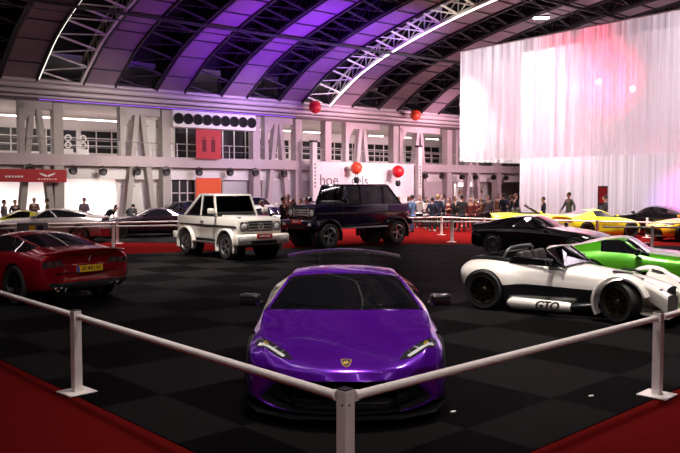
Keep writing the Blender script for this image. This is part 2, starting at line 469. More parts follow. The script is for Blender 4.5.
# ---- low wedge supercar, nose towards the viewer
def build_wedge(loc, rz):
    X = 2.25
    t = thing('sports_car', 'purple low wedge-shaped sports car facing the camera behind the corner barrier post', 'car', loc, rz)
    st = [
     [(-.10,0,.13),(-.12,.52,.13),(-.36,.82,.21),(-.29,.70,.33),(-.22,.60,.405),(-.14,.50,.41),(-.09,.38,.425),(-.04,.2,.435),(-.03,0,.438)],
     [(-.16,0,.11),(-.20,.62,.12),(-.46,.895,.19),(-.42,.88,.36),(-.38,.82,.49),(-.26,.66,.515),(-.16,.46,.505),(-.10,.24,.51),(-.09,0,.515)],
     [(-.5,0,.1),(-.5,.80,.12),(-.62,.945,.20),(-.60,.945,.42),(-.58,.915,.60),(-.52,.78,.675),(-.44,.52,.625),(-.40,.26,.635),(-.38,0,.645)],
     [(-.95,0,.1),(-.95,.82,.12),(-.97,.955,.2),(-.97,.962,.45),(-.98,.94,.67),(-.98,.82,.775),(-.90,.56,.735),(-.86,.28,.745),(-.84,0,.75)],
     [(-1.3,0,.1),(-1.3,.85,.12),(-1.35,.945,.2),(-1.42,.93,.45),(-1.48,.935,.69),(-1.66,.885,.795),(-1.58,.835,.81),(-1.38,.45,.84),(-1.27,0,.85)],
     [(-2.1,0,.1),(-2.1,.88,.12),(-2.1,.93,.2),(-2.1,.91,.45),(-2.1,.925,.70),(-2.15,.865,.85),(-2.22,.615,1.10),(-2.06,.33,1.15),(-2.0,0,1.16)],
     [(-2.9,0,.1),(-2.9,.90,.12),(-2.9,.95,.2),(-2.9,.945,.45),(-2.9,.955,.74),(-2.9,.88,.90),(-2.85,.57,1.15),(-2.85,.31,1.195),(-2.85,0,1.205)],
     [(-3.5,0,.12),(-3.5,.90,.13),(-3.5,.965,.2),(-3.5,.968,.5),(-3.5,.965,.76),(-3.5,.87,.90),(-3.5,.60,.99),(-3.5,.32,1.04),(-3.5,0,1.05)],
     [(-4.25,0,.2),(-4.25,.85,.22),(-4.25,.93,.3),(-4.25,.95,.5),(-4.25,.94,.74),(-4.25,.84,.85),(-4.25,.6,.89),(-4.25,.3,.90),(-4.25,0,.90)],
     [(-4.46,0,.32),(-4.46,.78,.34),(-4.46,.86,.38),(-4.48,.88,.52),(-4.50,.86,.70),(-4.50,.78,.78),(-4.50,.55,.81),(-4.5,.28,.82),(-4.5,0,.82)],
    ]
    def tg(i, j):
        if i == 4 and j >= 6: return 'windshield'
        if i in (4, 5) and j == 5: return 'side_window'
        if i in (6, 7) and j >= 6: return 'trim'
        if j == 0: return 'trim'
        return 'body'
    mats = dict(PART_MATS, body='purple_paint')
    ax = [(-.95, 1.05, .50, .33, .37), (-3.57, 1.1, .50, .34, .38)]
    parts, bvh, fb, tags = loft_car(st, tg, ('grille', 'trim'), mats,
        ci={0: .85, 1: lambda j: .5 if 4 <= j <= 7 else 0, 4: lambda j: .75 if j >= 6 else .2, 5: lambda j: .45 if j >= 6 else 0, 9: .6},
        cj={4: lambda i: .35, 5: lambda i: .55 if i < 6 else .3, 6: lambda i: .55 if 1 <= i <= 6 else .1, 2: .4}, wheels=ax, levels=3, xoff=X)
    put_parts(t, parts, mats)
    seam_tubes(fb, tags, [('windshield', 'side_window')], .017, 'windshield_pillar', 'purple_paint', t)
    car_wheels(t, [(-.95 + X, .945, .335, .24, 0), (-3.57 + X, .955, .345, .30, 0)], 'dark_alloy', 7, 'y')
    # headlights
    for s in (1, -1):
        h = patch(bvh, [(X - .30, s * .475), (X - .345, s * .60), (X - .56, s * .825), (X - .70, s * .86), (X - .585, s * .70), (X - .42, s * .535)][::s], 'Z', -1, 'headlight', 'lamp_dark', t, off=.004, cuts=5)
        for k, (a, b) in enumerate([((.355, .56), (.47, .68)), ((.47, .68), (.585, .81)), ((.47, .68), (.50, .63)), ((.40, .60), (.44, .57))]):
            dx, dy = .012, -.012
            patch(bvh, [(X - a[0] + dx, s * (a[1] + .010)), (X - b[0] + dx, s * (b[1] + .010)), (X - b[0] - dx, s * (b[1] - .010)), (X - a[0] - dx, s * (a[1] - .010))], 'Z', -1, 'running_light', 'lamp_lens', h, off=.006, cuts=2)
        patch(bvh, [(X - .52, s * .735), (X - .58, s * .77), (X - .60, s * .745), (X - .54, s * .71)], 'Z', -1, 'amber_reflector', 'gold', h, off=.006, cuts=1)
        # hood crease lines, slim raised ribs of the panel gap
        patch(bvh, [(X - 1.30, s * .40), (X - 1.30, s * .408), (X - .72, s * .485), (X - .72, s * .477)], 'Z', -1, 'hood_crease', 'purple_paint', t, off=.006, cuts=5)
        patch(bvh, [(X - 1.46, s * .66), (X - 1.44, s * .672), (X - .86, s * .795), (X - .88, s * .783)], 'Z', -1, 'hood_crease', 'purple_paint', t, off=.006, cuts=5)
        # side of the bumper: dark duct with a blade
        b = MB(); b.prism([(X - .30, .16), (X - .16, .16), (X - .20, .40), (X - .30, .40)], s * .44, s * .47)
        b.build('bumper_fin', 'gloss_black', t)
        # wing upright
        b = MB(); b.prism([(X - 4.2, .88), (X - 4.38, .88), (X - 4.40, 1.17), (X - 4.27, 1.17)], s * .335, s * .355)
        b.build('wing_support', 'carbon', t, bev=.004)
        b = MB(); b.tube([(X - 1.36, s * .08, .868), (X - 1.45, s * .40, .885), (X - 1.55, s * .66, .885)], .008, 6)
        b.build('wiper', 'gloss_black', t)
    mirrors(t, X - 1.66, .92, .885, 'carbon', dy=.10, dz=.02, size=(.12, .22, .13))
    # splitter
    b = MB(); b.prism([(X - .62, .93), (X - .30, .80), (X - .10, .48), (X - .06, 0), (X - .10, -.48), (X - .30, -.80), (X - .62, -.93)], .085, .105, 'Z')
    b.build('front_splitter', 'dark_void', t, bev=.006)
    b = MB(); b.tube([(X - .44, .80, .262), (X - .25, .56, .24), (X - .10, .36, .235), (X - .07, 0, .235), (X - .10, -.36, .235), (X - .25, -.56, .24), (X - .44, -.80, .262)], .016, 8)
    b.build('bumper_blade', 'gloss_black', t)
    # curved blade of the rear wing
    b = MB(); rows = []
    for k in range(17):
        y = -.80 + 1.6 * k / 16; q = abs(y) / .8
        z = 1.205 - .085 * q ** 2.2; x = X - 4.36 - .03 * (1 - q)
        rows.append([b.bm.verts.new((x + a, y, z + c)) for a, c in ((.14, -.012), (.06, .012), (-.14, .02), (-.14, .008), (.0, -.012))])
    for r0, r1 in zip(rows, rows[1:]):
        for k in range(5): b._f([r0[k], r0[(k + 1) % 5], r1[(k + 1) % 5], r1[k]])
    b._f(rows[0]); b._f(rows[-1][::-1])
    b.build('rear_wing', 'carbon', t, smooth=40)
    # shield badge: gold rim, black field, gold bull-like figure
    def shield(k): return [(X - .275 + q[0] * k, q[1] * k) for q in ((.0, 0), (.022, .018), (.055, .034), (.10, .038), (.115, 0), (.10, -.038), (.055, -.034), (.022, -.018))]
    def sh(k):
        c = (X - .2, 0); pts = [(-.058, 0), (-.03, .03), (.02, .046), (.052, .046), (.058, 0), (.052, -.046), (.02, -.046), (-.03, -.03)]
        return [(c[0] - p[0] * k, c[1] + p[1] * k) for p in pts]
    bd = patch(bvh, sh(1.), 'Z', -1, 'badge', 'gold', t, off=.004, cuts=1)
    patch(bvh, sh(.84), 'Z', -1, 'badge_field', 'print_black', bd, off=.006, cuts=1)
    c = X - .2
    patch(bvh, [(c + .020, -.022), (c + .004, -.030), (c - .016, -.014), (c - .022, .004), (c - .010, .022), (c + .006, .020), (c + .002, .004), (c + .018, .008)], 'Z', -1, 'badge_emblem', 'gold', bd, off=.008, cuts=1)
    return t

# ---- front-engined coupe; sx, sy, sz scale the whole
def coupe_stations(k):
    sx, sy, sz = k.get('s', (1, 1, 1))
    hood, cowl, roof, belt, tail = k.get('hood', .84), k.get('cowl', .93), k.get('roof', 1.27), k.get('belt', .92), k.get('tail', .93)
    xc, x4, x5, x6 = k.get('x', (-1.72, -2.42, -3.0, -4.02))
    st = [
     [(-.06,0,.20),(-.10,.55,.20),(-.20,.74,.26),(-.14,.72,.38),(-.12,.66,.50),(-.10,.56,.55),(-.07,.40,.575),(-.04,.2,.58),(-.03,0,.585)],
     [(-.40,0,.14),(-.40,.78,.15),(-.46,.92,.24),(-.42,.93,.44),(-.40,.88,.62),(-.38,.74,.70),(-.34,.5,hood-.12),(-.32,.25,hood-.11),(-.30,0,hood-.11)],
     [(-.95,0,.12),(-.95,.84,.14),(-.95,.965,.24),(-.95,.975,.48),(-.95,.94,.72),(-.95,.80,hood),(-.92,.5,hood+.01),(-.90,.25,hood+.03),(-.90,0,hood+.03)],
     [(xc+.1,0,.12),(xc+.1,.86,.14),(xc,.93,.24),(xc,.925,.48),(xc-.05,.93,.74),(xc-.30,.84,belt-.02),(xc-.22,.76,cowl-.02),(xc-.05,.42,cowl),(xc,0,cowl+.005)],
     [(x4,0,.12),(x4,.86,.14),(x4,.92,.24),(x4,.90,.48),(x4,.925,.74),(x4,.84,belt),(x4-.06,.585,roof-.06),(x4,.33,roof-.01),(x4+.02,0,roof)],
     [(x5,0,.12),(x5,.88,.14),(x5,.94,.24),(x5,.925,.48),(x5,.94,.76),(x5,.85,belt+.01),(x5,.565,roof-.05),(x5,.32,roof-.005),(x5,0,roof)],
     [(x6+.25,0,.13),(x6+.25,.88,.15),(x6+.30,.96,.24),(x6+.3,.985,.50),(x6+.25,.97,.78),(x6+.12,.84,tail+.03),(x6,.60,tail+.06),(x6,.32,tail+.07),(x6,0,tail+.08)],
     [(-4.42,0,.22),(-4.42,.80,.24),(-4.40,.90,.32),(-4.42,.94,.52),(-4.45,.92,.76),(-4.47,.80,tail-.03),(-4.50,.56,tail+.01),(-4.53,.28,tail+.025),(-4.54,0,tail+.03)],
     [(-4.55,0,.30),(-4.54,.72,.32),(-4.50,.82,.40),(-4.50,.84,.55),(-4.46,.82,.72),(-4.48,.72,tail-.08),(-4.51,.50,tail-.05),(-4.54,.25,tail-.035),(-4.55,0,tail-.03)],
    ]
    return [[(x * sx, y * sy, z * sz) for x, y, z in s] for s in st]

def build_coupe(label, loc, rz, pm, k={}, rims='dark_alloy', spokes=10, style='twin', name='sports_coupe', cat='car', group=None, glass='dark_glass', R=.345):
    sx, sy, sz = k.get('s', (1, 1, 1)); X = 2.3 * sx
    t = thing(name, label, cat, loc, rz, group)
    def tg(i, j):
        if i == 3 and j >= 6: return 'windshield'
        if i in (3, 4) and j == 5: return 'side_window'
        if i == 5 and j == 5: return 'side_window' if k.get('quarter') else 'body'
        if i == 5 and j >= 6: return 'rear_window'
        if i == 4 and j >= 6 and k.get('black_roof'): return 'trim'
        if j == 0: return 'trim'
        return 'body'
    mats = dict(PART_MATS, body=pm, windshield=glass, side_window=glass, rear_window=glass)
    xf, xr = -.95 * sx, k.get('xr', -3.66) * sx
    ax = [(xf, 1.1 * sy, .55, R - .01, R + .035), (xr, 1.1 * sy, .55, R, R + .04)]
    parts, bvh, fb, tags = loft_car(coupe_stations(k), tg, ((lambda j: 'grille' if 1 <= j <= 3 else 'body'), (lambda j: 'trim' if j <= 1 else 'body')), mats,
        ci={0: .4, 3: lambda j: .6 if j >= 6 else 0, 4: lambda j: .3 if j >= 6 else 0, 6: lambda j: .5 if j >= 6 else 0, 7: lambda j: .7 if j >= 4 else .3, 8: .5},
        cj={4: .3, 5: lambda i: .6 if 3 <= i <= 5 else .15, 6: lambda i: .5 if 3 <= i <= 5 else 0}, wheels=ax, levels=2, xoff=X)
    put_parts(t, parts, mats)
    seam_tubes(fb, tags, [('windshield', 'side_window')] + ([('rear_window', 'side_window')] if k.get('quarter') else []), .018, 'window_pillar', pm, t)
    yw = .945 * sy
    car_wheels(t, [(xf + X, yw, R - .01, .24, 0), (xr + X, yw + .01, R, .28, 0)], rims, spokes, style)
    mirrors(t, X + (k.get('x', (-1.72,))[0] - .22) * sx, .90 * sy, .93 * sz, k.get('mirror', pm), dy=.09, dz=.03)
    hd = k.get('hood', .84)
    for s in (1, -1):
        h = patch(bvh, [(X - .26 * sx, s * .50 * sy), (X - .30 * sx, s * .70 * sy), (X - .62 * sx, s * .86 * sy), (X - .52 * sx, s * .66 * sy)][::s], 'Z', -1, 'headlight', 'lamp_dark', t, cuts=3)
        patch(bvh, [(X - .34 * sx, s * .58 * sy), (X - .37 * sx, s * .66 * sy), (X - .52 * sx, s * .76 * sy), (X - .47 * sx, s * .68 * sy)][::s], 'Z', -1, 'headlight_lens', 'lamp_lens', h, off=.007, cuts=1)
    if k.get('tail_lamps', 'bar') == 'bar':
        for s in (1, -1):
            patch(bvh, [(s * .48 * sy, .70 * sz), (s * .78 * sy, .69 * sz), (s * .80 * sy, .76 * sz), (s * .50 * sy, .77 * sz)], 'X', 1, 'tail_light', 'tail_red', t, cuts=2)
    return t, bvh, X

# ---- rear-facing red grand tourer
def build_red_gt(loc, rz):
    t, bvh, X = build_coupe('dark red grand touring coupe seen from behind at the left edge', loc, rz, 'red_paint',
        dict(s=(1.0, 1.0, 1.0), tail_lamps='round', tail=.95, quarter=True, mirror='red_paint'), rims='dark_alloy', spokes=5, style='y', name='grand_tourer', R=.36)
    for s in (1, -1):
        # dark recessed panel with two round lamps
        pn = patch(bvh, [(s * .44, .72), (s * .84, .70), (s * .85, .80), (s * .50, .83)], 'X', 1, 'tail_light', 'lamp_dark', t, cuts=4)
        for yy in (.57, .72):
            pts = [(s * yy + .05 * math.cos(a * PI / 6), .765 + .046 * math.sin(a * PI / 6)) for a in range(12)]
            patch(bvh, pts, 'X', 1, 'round_lamp', 'tail_lens', pn, off=.010, cuts=1)
        b = MB()
        for yy in (.50, .63): b.lathe([(.045, -.06), (.05, .05), (.038, .05), (.036, -.05)], 20, 'X', (-4.52 + X, s * yy, .33), closed=True)
        b.build('exhaust_pipe', 'chrome', t, smooth=40)
        b = MB(); b.prism([(X - 4.35, .17), (X - 4.62, .19), (X - 4.62, .30), (X - 4.35, .26)], s * .20, s * .215); b.build('diffuser_fin', 'carbon', t)
    # body line under the lamps, spoiler lip, bumper strip
    patch(bvh, [(-.86, .575), (.86, .575), (.84, .592), (-.84, .592)], 'X', 1, 'bumper_crease', 'gloss_black', t, cuts=5)
    patch(bvh, [(-.70, .34), (.70, .34), (.76, .42), (-.76, .42)], 'X', 1, 'diffuser', 'carbon', t, off=.012, cuts=5)
    patch(bvh, [(-.84, .425), (-.40, .405), (.40, .405), (.84, .425), (.84, .44), (.40, .42), (-.40, .42), (-.84, .44)], 'X', 1, 'bumper_strip', 'chrome', t, off=.01, cuts=4)
    b = MB(); b.tube([(X - 4.40, .84, .93), (X - 4.52, .6, .965), (X - 4.565, .3, .985), (X - 4.575, 0, .99), (X - 4.565, -.3, .985), (X - 4.52, -.6, .965), (X - 4.40, -.84, .93)], .022, 8)
    b.build('spoiler_lip', 'red_paint', t, smooth=60)
    # yellow plate
    xb = X - 4.585
    b = MB(); b.box((xb, 0, .655), (.02, .52, .115)); pl = b.build('number_plate', 'plate_yellow', t)
    b = MB(); b.box((xb - .011, .24, .655), (.004, .045, .112)); b.build('country_strip', 'plate_blue', pl)
    put_text('plate_characters', 'SF·491·N', .105, 'print_black', pl, (xb - .012, -.02, .653), (0, -1, 0), (0, 0, 1), depth=.002, bold=.001)
    # small silver prancing figure above the plate
    b = MB()
    for p0, p1, w in [((0, .80), (.01, .85), .022), ((.01, .85), (.03, .885), .016), ((.03, .885), (.045, .87), .012), ((0, .80), (-.025, .77), .012), ((-.005, .80), (.02, .775), .012), ((.01, .835), (.04, .83), .010), ((-.01, .81), (-.04, .84), .010)]:
        b.bar((X - 4.567, -p0[0], p0[1]), (X - 4.567, -p1[0], p1[1]), w, .006, up=(1, 0, 0))
    b.build('tail_badge', 'chrome', t)
    return t

# ---- open or fastback road car with boxy off-road body
def arc(cx, cz, r, a0, a1, n=12): return [(cx + r * math.cos(math.radians(a0 + (a1 - a0) * k / n)), cz + r * math.sin(math.radians(a0 + (a1 - a0) * k / n))) for k in range(n + 1)]
def build_offroader(label, loc, rz, pm, wb, zb, belt, roof, xroof, xslope, rims, R, tw, glass, name, flare, doors, plate_text=None, step=True):
    """origin under the front axle; x forward"""
    t = thing(name, label, 'car', loc, rz)
    xr = -wb; a = R + .09; hood = belt - .02
    prof = [(.52, zb), (.56, zb + .10), (.56, hood - .06), (.53, hood), (-.66, belt), (xr - .66, belt), (xr - .68, zb + .06), (xr - .62, zb)]
    prof += arc(xr, R, a, 180 - math.degrees(math.asin(min(1, (zb - R) / a))), math.degrees(math.asin(min(1, (zb - R) / a)))) + arc(0, R, a, 180 - math.degrees(math.asin(min(1, (zb - R) / a))), math.degrees(math.asin(min(1, (zb - R) / a))))
    hw = .76
    b = MB(); b.prism(prof, -hw, hw); b.build('body', pm, t, bev=.022, smooth=30)
    # hood top panel between the wings
    b = MB(); b.prism([(.50, hood - .02), (.50, hood + .025), (-.60, belt + .05), (-.66, belt - .02)], -.56, .56); b.build('hood', pm, t, bev=.012, smooth=30)
    for s in (1, -1):
        b = MB(); b.box((.40, s * .64, hood + .035), (.17, .09, .06), bev=.02); b.build('indicator', 'lamp_lens' if pm != 'midnight_paint' else 'lamp_dark', t, smooth=50)
        # wheel flares
        for xc in (0, xr):
            b = MB(); o = arc(xc, R, a + .055, 200, -20, 18); i = arc(xc, R, a - .01, 200, -20, 18)
            b.prism(o + i[::-1], s * (hw - .02), s * (hw + flare)); b.build('wheel_flare', pm if pm != 'midnight_paint' else 'black_paint', t, bev=.02, smooth=40)
            b = MB(); b.lathe([(a - .02, s * .42), (a - .02, s * (hw - .005))], 28, 'Y', (xc, 0, R)); b.build('wheel_arch', 'dark_void', t)
        # rubbing strip, door lines, handles
        zs = zb + (belt - zb) * .60
        b = MB(); b.box(((xr) / 2, s * (hw + .008), zs), (wb + 1.0, .016, .055)); b.build('side_moulding', 'black_plastic', t)
        b = MB()
        for xd in doors: b.box((xd, s * (hw + .001), (zb + belt) / 2 + .05), (.010, .004, belt - zb - .1))
        b.build('door_gap', 'dark_void', t)
        for xd in doors[1:]:
            b = MB(); b.box((xd + .12, s * (hw + .02), belt - .16), (.16, .03, .03), bev=.01); b.build('door_handle', 'black_plastic', t)
        if step:
            b = MB(); b.box((xr / 2, s * (hw + .02), zb - .10), (wb - 2 * a - .12, .22, .05), bev=.015); b.build('side_step', 'alloy', t)
        # mirror
        b = MB(); b.box((-.60, s * (hw + .20), belt + .17), (.10, .22, .17), bev=.04, seg=3); mo = b.build('door_mirror', pm, t, smooth=50)
        b = MB(); b.bar((-.66, s * (hw - .01), belt + .08), (-.60, s * (hw + .14), belt + .12), .05); b.build('mirror_arm', 'black_plastic', mo)
        # round headlight with its square bezel
        b = MB(); b.box((.57, s * .575, hood - .24), (.05, .27, .27), bev=.05, seg=3); h = b.build('headlight', pm, t, smooth=50)
        b = MB(); b.lathe([(.115, -.02), (.13, .0), (.13, .03), (.115, .03)], 24, 'X', (.59, s * .575, hood - .24), closed=True); b.build('headlight_ring', 'chrome', h, smooth=60)
        b = MB(); b.lathe([(.105, -.02), (.11, .02), (.10, .03), (.06, .045), (.001, .05)], 24, 'X', (.585, s * .575, hood - .24)); b.build('headlight_lens', 'lamp_lens', h, smooth=60)
    # grille with three bars and a round emblem
    gz = hood - .235
    b = MB(); b.box((.575, 0, gz), (.04, .84, .30), bev=.01); g = b.build('grille', 'dark_void', t)
    b = MB()
    for z in (-.085, 0, .085): b.box((.60, 0, gz + z), (.02, .80, .045), bev=.008)
    for s in (-1, 1): b.box((.60, s * .41, gz), (.025, .03, .30))
    b.build('grille_bar', 'grey_alloy' if pm != 'midnight_paint' else 'silver_trim', g)
    b = MB(); b.lathe([(.085, 0), (.095, 0), (.105, .02), (.085, .02)], 28, 'X', (.61, 0, gz), closed=True)
    for k in range(3):
        an = PI / 2 + k * 2 * PI / 3; b.bar((.62, 0, gz), (.62, .09 * math.cos(an), gz + .09 * math.sin(an)), .02, .012, up=(1, 0, 0))
    b.build('grille_emblem', 'silver_trim', g)
    # bumper, plate, lower intake
    b = MB(); b.prism([(.50, zb - .12), (.76, zb - .12), (.80, zb - .06), (.80, zb + .17), (.74, zb + .20), (.50, zb + .20)], -.90, .90); b.build('front_bumper', pm, t, bev=.03, smooth=35)
    b = MB(); b.box((.795, 0, zb - .03), (.02, .9, .10)); b.build('bumper_intake', 'dark_void', t)
    for s in (1, -1):
        b = MB(); b.box((.80, s * .70, zb + .06), (.02, .18, .09), bev=.01); b.build('fog_lamp', 'lamp_lens', t)
    b = MB(); b.box((.815, 0, zb + .14), (.02, .54, .14), bev=.006); pl = b.build('front_plate', 'plate_red', t)
    b = MB()
    for i, w in enumerate((.05, .06, .03, .05, .06)): b.box((.8265, -.15 + i * .075, zb + .145), (.004, w, .055))
    b.build('plate_lettering', 'print_white', pl)
    b = MB(); b.box((xr - .74, 0, zb + .05), (.16, 1.7, .22), bev=.03); b.build('rear_bumper', pm, t, smooth=40)
    # underbody
    b = MB(); b.box((xr / 2, 0, zb - .05), (wb + .8, 1.2, .14)); b.box((0, 0, R), (.12, 1.3, .12)); b.box((xr, 0, R), (.12, 1.3, .12)); b.build('chassis', 'black_plastic', t)
    # greenhouse: glass volume, pillars, roof
    x0, x1, x2, x3 = -.70, -.70 - (roof - belt) * .32, xroof, xslope
    b = MB(); yb, yt = hw - .035, hw - .13
    gl = [(x0, belt), (x1, roof - .05), (x2, roof - .05), (x3, belt)]
    def gp(x, z, s): return (x, s * (yb + (yt - yb) * (z - belt) / (roof - belt)), z)
    L = [b.bm.verts.new(gp(x, z, 1)) for x, z in gl]; Rr = [b.bm.verts.new(gp(x, z, -1)) for x, z in gl]
    b._f(L); b._f(Rr[::-1])
    for q in range(4): b._f([L[q], Rr[q], Rr[(q + 1) % 4], L[(q + 1) % 4]])
    b.build('window_glass', glass, t)
    for xs in (-1.45, -2.45) if wb > 3 else (-1.35,):
        for sg in (1, -1):
            b = MB(); b.box((xs, sg * .36, belt + .06), (.50, .48, .14), bev=.04); b.box((xs - .26, sg * .36, belt + .28), (.14, .48, .50), ry=-.15, bev=.05); b.box((xs - .32, sg * .36, belt + .58), (.09, .24, .14), bev=.03); b.build('seat', 'leather' if wb < 3 else 'grey_dark', t, smooth=50)
    b = MB(); b.box((-.86, 0, belt + .06), (.28, 1.36, .16), bev=.04); b.build('dashboard', 'black_plastic', t, smooth=50)
    b = MB(); b.tube([(-1.02, .36 + .18 * math.cos(k * PI / 8), belt + .20 + .18 * math.sin(k * PI / 8)) for k in range(17)], .018, 8); b.build('steering_wheel', 'black_plastic', t, smooth=50)
    def bar2(p, q, w, nm, m=pm):
        for s in (1, -1): MB().bar(gp(*p, s), gp(*q, s), w, .05, up=(0, 1, 0)).build(nm, m, t, bev=.006)
    bar2((x0 + .01, belt), (x1, roof - .04), .075, 'windshield_pillar')
    b = MB(); b.prism([(x1 + .06, roof - .06), (x1, roof), (x2 + .1, roof + .015), (x2 - .06, roof - .01), (x2 - .03, roof - .07)], -yt - .02, yt + .02); b.build('roof', pm, t, bev=.02, smooth=35)
    bar2((x2 - .02, roof - .05), (x3 + .02, belt), .10 if pm == 'cream_paint' else .05, 'rear_pillar')
    for xd in doors[1:]:
        if x3 < xd < x1: bar2((xd, belt), (xd - .02 if xd > x2 else x2, roof - .05), .07, 'door_pillar')
    b = MB(); b.box(((x0 + x3) / 2, 0, belt + .012), (x0 - x3, 2 * hw - .03, .05)); b.build('belt_trim', 'black_plastic' if pm == 'cream_paint' else pm, t)
    b = MB()
    for yy in (.42, -.25): b.tube([(x0 + .015, yy + .28, belt + .06), (x0 - .03, yy - .10, belt + .10)], .012, 6)
    b.build('wiper', 'black_plastic', t)
    for x in (0, xr):
        for s in (1, -1): wheel(t, (x, s * (hw + flare - .03 - tw / 2), R), R, tw, rims, 5, 'offroad', 0, s)
    return t

# ---- open two-seat roadster with cycle wings; origin under the rear axle
def build_roadster(loc, rz):
    t = thing('roadster', 'white open two-seat roadster with black side panels and black letters on its sill', 'car', loc, rz)
    pm = 'white_paint'
    S = [
     [(-.52,0,.42),(-.52,.50,.44),(-.51,.70,.50),(-.51,.80,.58),(-.51,.78,.68),(-.50,.66,.75),(-.50,.40,.79),(-.50,.2,.80),(-.50,0,.80)],
     [(-.42,0,.26),(-.42,.60,.28),(-.42,.90,.36),(-.42,.945,.52),(-.42,.90,.68),(-.40,.74,.81),(-.40,.5,.85),(-.40,.25,.86),(-.40,0,.86)],
     [(-.05,0,.16),(-.05,.66,.18),(-.05,.90,.26),(-.05,.945,.50),(-.05,.92,.72),(-.05,.76,.83),(-.05,.56,.86),(-.05,.28,.87),(-.05,0,.87)],
     [(.36,0,.14),(.36,.66,.16),(.36,.90,.22),(.36,.93,.45),(.34,.88,.66),(.30,.74,.79),(.30,.58,.83),(.30,.30,.84),(.30,0,.84)],
     [(.60,0,.14),(.60,.62,.16),(.60,.70,.20),(.58,.71,.53),(.56,.69,.60),(.54,.67,.73),(.54,.60,.81),(.54,.32,.80),(.54,0,.80)],
     [(1.25,0,.14),(1.25,.58,.16),(1.25,.64,.20),(1.25,.65,.50),(1.25,.63,.60),(1.25,.62,.70),(1.25,.55,.785),(1.22,.32,.80),(1.20,0,.81)],
     [(1.9,0,.14),(1.9,.46,.16),(1.9,.52,.22),(1.9,.54,.47),(1.9,.52,.56),(1.9,.51,.64),(1.9,.44,.715),(1.9,.24,.75),(1.9,0,.755)],
     [(2.45,0,.16),(2.45,.40,.18),(2.45,.44,.26),(2.45,.45,.42),(2.45,.44,.52),(2.45,.42,.58),(2.45,.36,.635),(2.45,.20,.665),(2.45,0,.67)],
     [(2.86,0,.22),(2.86,.32,.24),(2.86,.36,.30),(2.86,.37,.38),(2.86,.36,.45),(2.86,.33,.49),(2.85,.27,.515),(2.85,.14,.53),(2.85,0,.535)],
    ]
    def tg(i, j):
        if i in (3, 4, 5) and j == 2: return 'side_panel'
        if i == 4 and j >= 6: return 'cockpit'
        if j == 0: return 'trim'
        return 'body'
    mats = dict(PART_MATS, body=pm, side_panel='gloss_black', cockpit='dark_void')
    NAMES['cockpit'] = 'cockpit'; NAMES['side_panel'] = 'side_panel'
    parts, bvh, fb, tags = loft_car(S, tg, ('trim', 'grille'), mats, ci={3: .3, 4: lambda j: .9 if j >= 6 else .2, 5: lambda j: .9 if j >= 6 else 0, 8: .7, 0: .5},
        cj={4: lambda i: .7 if i >= 3 else .2, 6: lambda i: .5 if i == 4 else .2, 2: .6}, wheels=[(0, 1.1, .52, .33, .375)], xoff=0)
    put_parts(t, parts, mats)
    # cockpit tub: seats and rim
    for s in (1, -1):
        b = MB(); b.box((.50, s * .30, .84), (.16, .40, .34), ry=-.25, bev=.06, seg=3); b.box((.74, s * .30, .76), (.36, .40, .10), bev=.04, seg=3)
        b.build('seat', 'leather', t, smooth=50)
    b = MB(); b.tube([(.98, .30 + .14 * math.cos(k * PI / 8), .92 + .14 * math.sin(k * PI / 8)) for k in range(17)], .014, 8)
    b.bar((1.0, .30, .92), (1.2, .30, .82), .03); b.build('steering_wheel', 'leather', t, smooth=50)
    # windshield: black frame and glass
    A, B_, C_, D_ = (1.32, .60, .79), (.98, .545, 1.055), (.98, -.545, 1.055), (1.32, -.60, .79)
    top = [(.98, .545, 1.055), (1.03, .30, 1.085), (1.045, 0, 1.095), (1.03, -.30, 1.085), (.98, -.545, 1.055)]
    b = MB(); b.tube([A, top[0]], .034, 8); b.tube([D_, top[-1]], .034, 8); b.tube(top, .020, 8); b.tube([A, (1.36, 0, .82), D_], .02, 8)
    fr = b.build('windshield_frame', 'gloss_black', t, smooth=50)
    b = MB(); v = [b.bm.verts.new(p) for p in (A, *top, D_)]; v2 = [b.bm.verts.new(V(p) + V((.008, 0, .006))) for p in (A, *top, D_)]
    b._f(v); b._f(v2[::-1])
    for q in range(len(v)): b._f([v[q], v[(q + 1) % len(v)], v2[(q + 1) % len(v)], v2[q]])
    b.build('windshield_glass', M['clear_glass'], fr)
    for s in (1, -1):
        b = MB(); b.prism([(1.28, .78), (1.05, .99), (1.05, .80)], s * .60, s * .585); b.build('quarter_light', 'dark_glass', t)
        b = MB(); b.box((1.12, s * .74, .88), (.09, .18, .10), bev=.03, seg=3); b.bar((1.16, s * .60, .81), (1.12, s * .70, .86), .03); b.build('door_mirror', 'carbon', t, smooth=50)
        # door with black top and deck cover behind the cockpit
        b = MB(); b.prism([(.34, .80), (.40, .93), (.96, .905), (1.24, .81), (1.24, .79)], s * .60, s * .635); b.build('side_screen', 'gloss_black', t, bev=.01)
        # front cycle wing: arched shell over the wheel
        b = MB(); n = 20; rows = []
        for k in range(n + 1):
            a = math.radians(212 - 196 * k / n); prog = k / n
            yo, yi = .965, .60 - .10 * max(0, prog - .5)
            ro = .425 + .045 * max(0, prog - .55)
            prof = [(yo + .0, ro - .052), (yo, ro - .025), (yo - .03, ro), (.80, ro + .018), (yi + .04, ro + .005), (yi, ro - .03), (yi, ro - .05), (.80, ro - .03), (yo - .035, ro - .045)]
            rows.append([b.bm.verts.new((2.30 + q[1] * math.cos(a), s * q[0], .335 + q[1] * math.sin(a))) for q in prof])
        for r0, r1 in zip(rows, rows[1:]):
            for q in range(9): b._f([r0[q], r0[(q + 1) % 9], r1[(q + 1) % 9], r1[q]])
        b._f(rows[0]); b._f(rows[-1][::-1]); b.build('front_wing', pm, t, smooth=50)
        # bodywork that joins nose and wing, with vents
        b = MB()
        rows = []
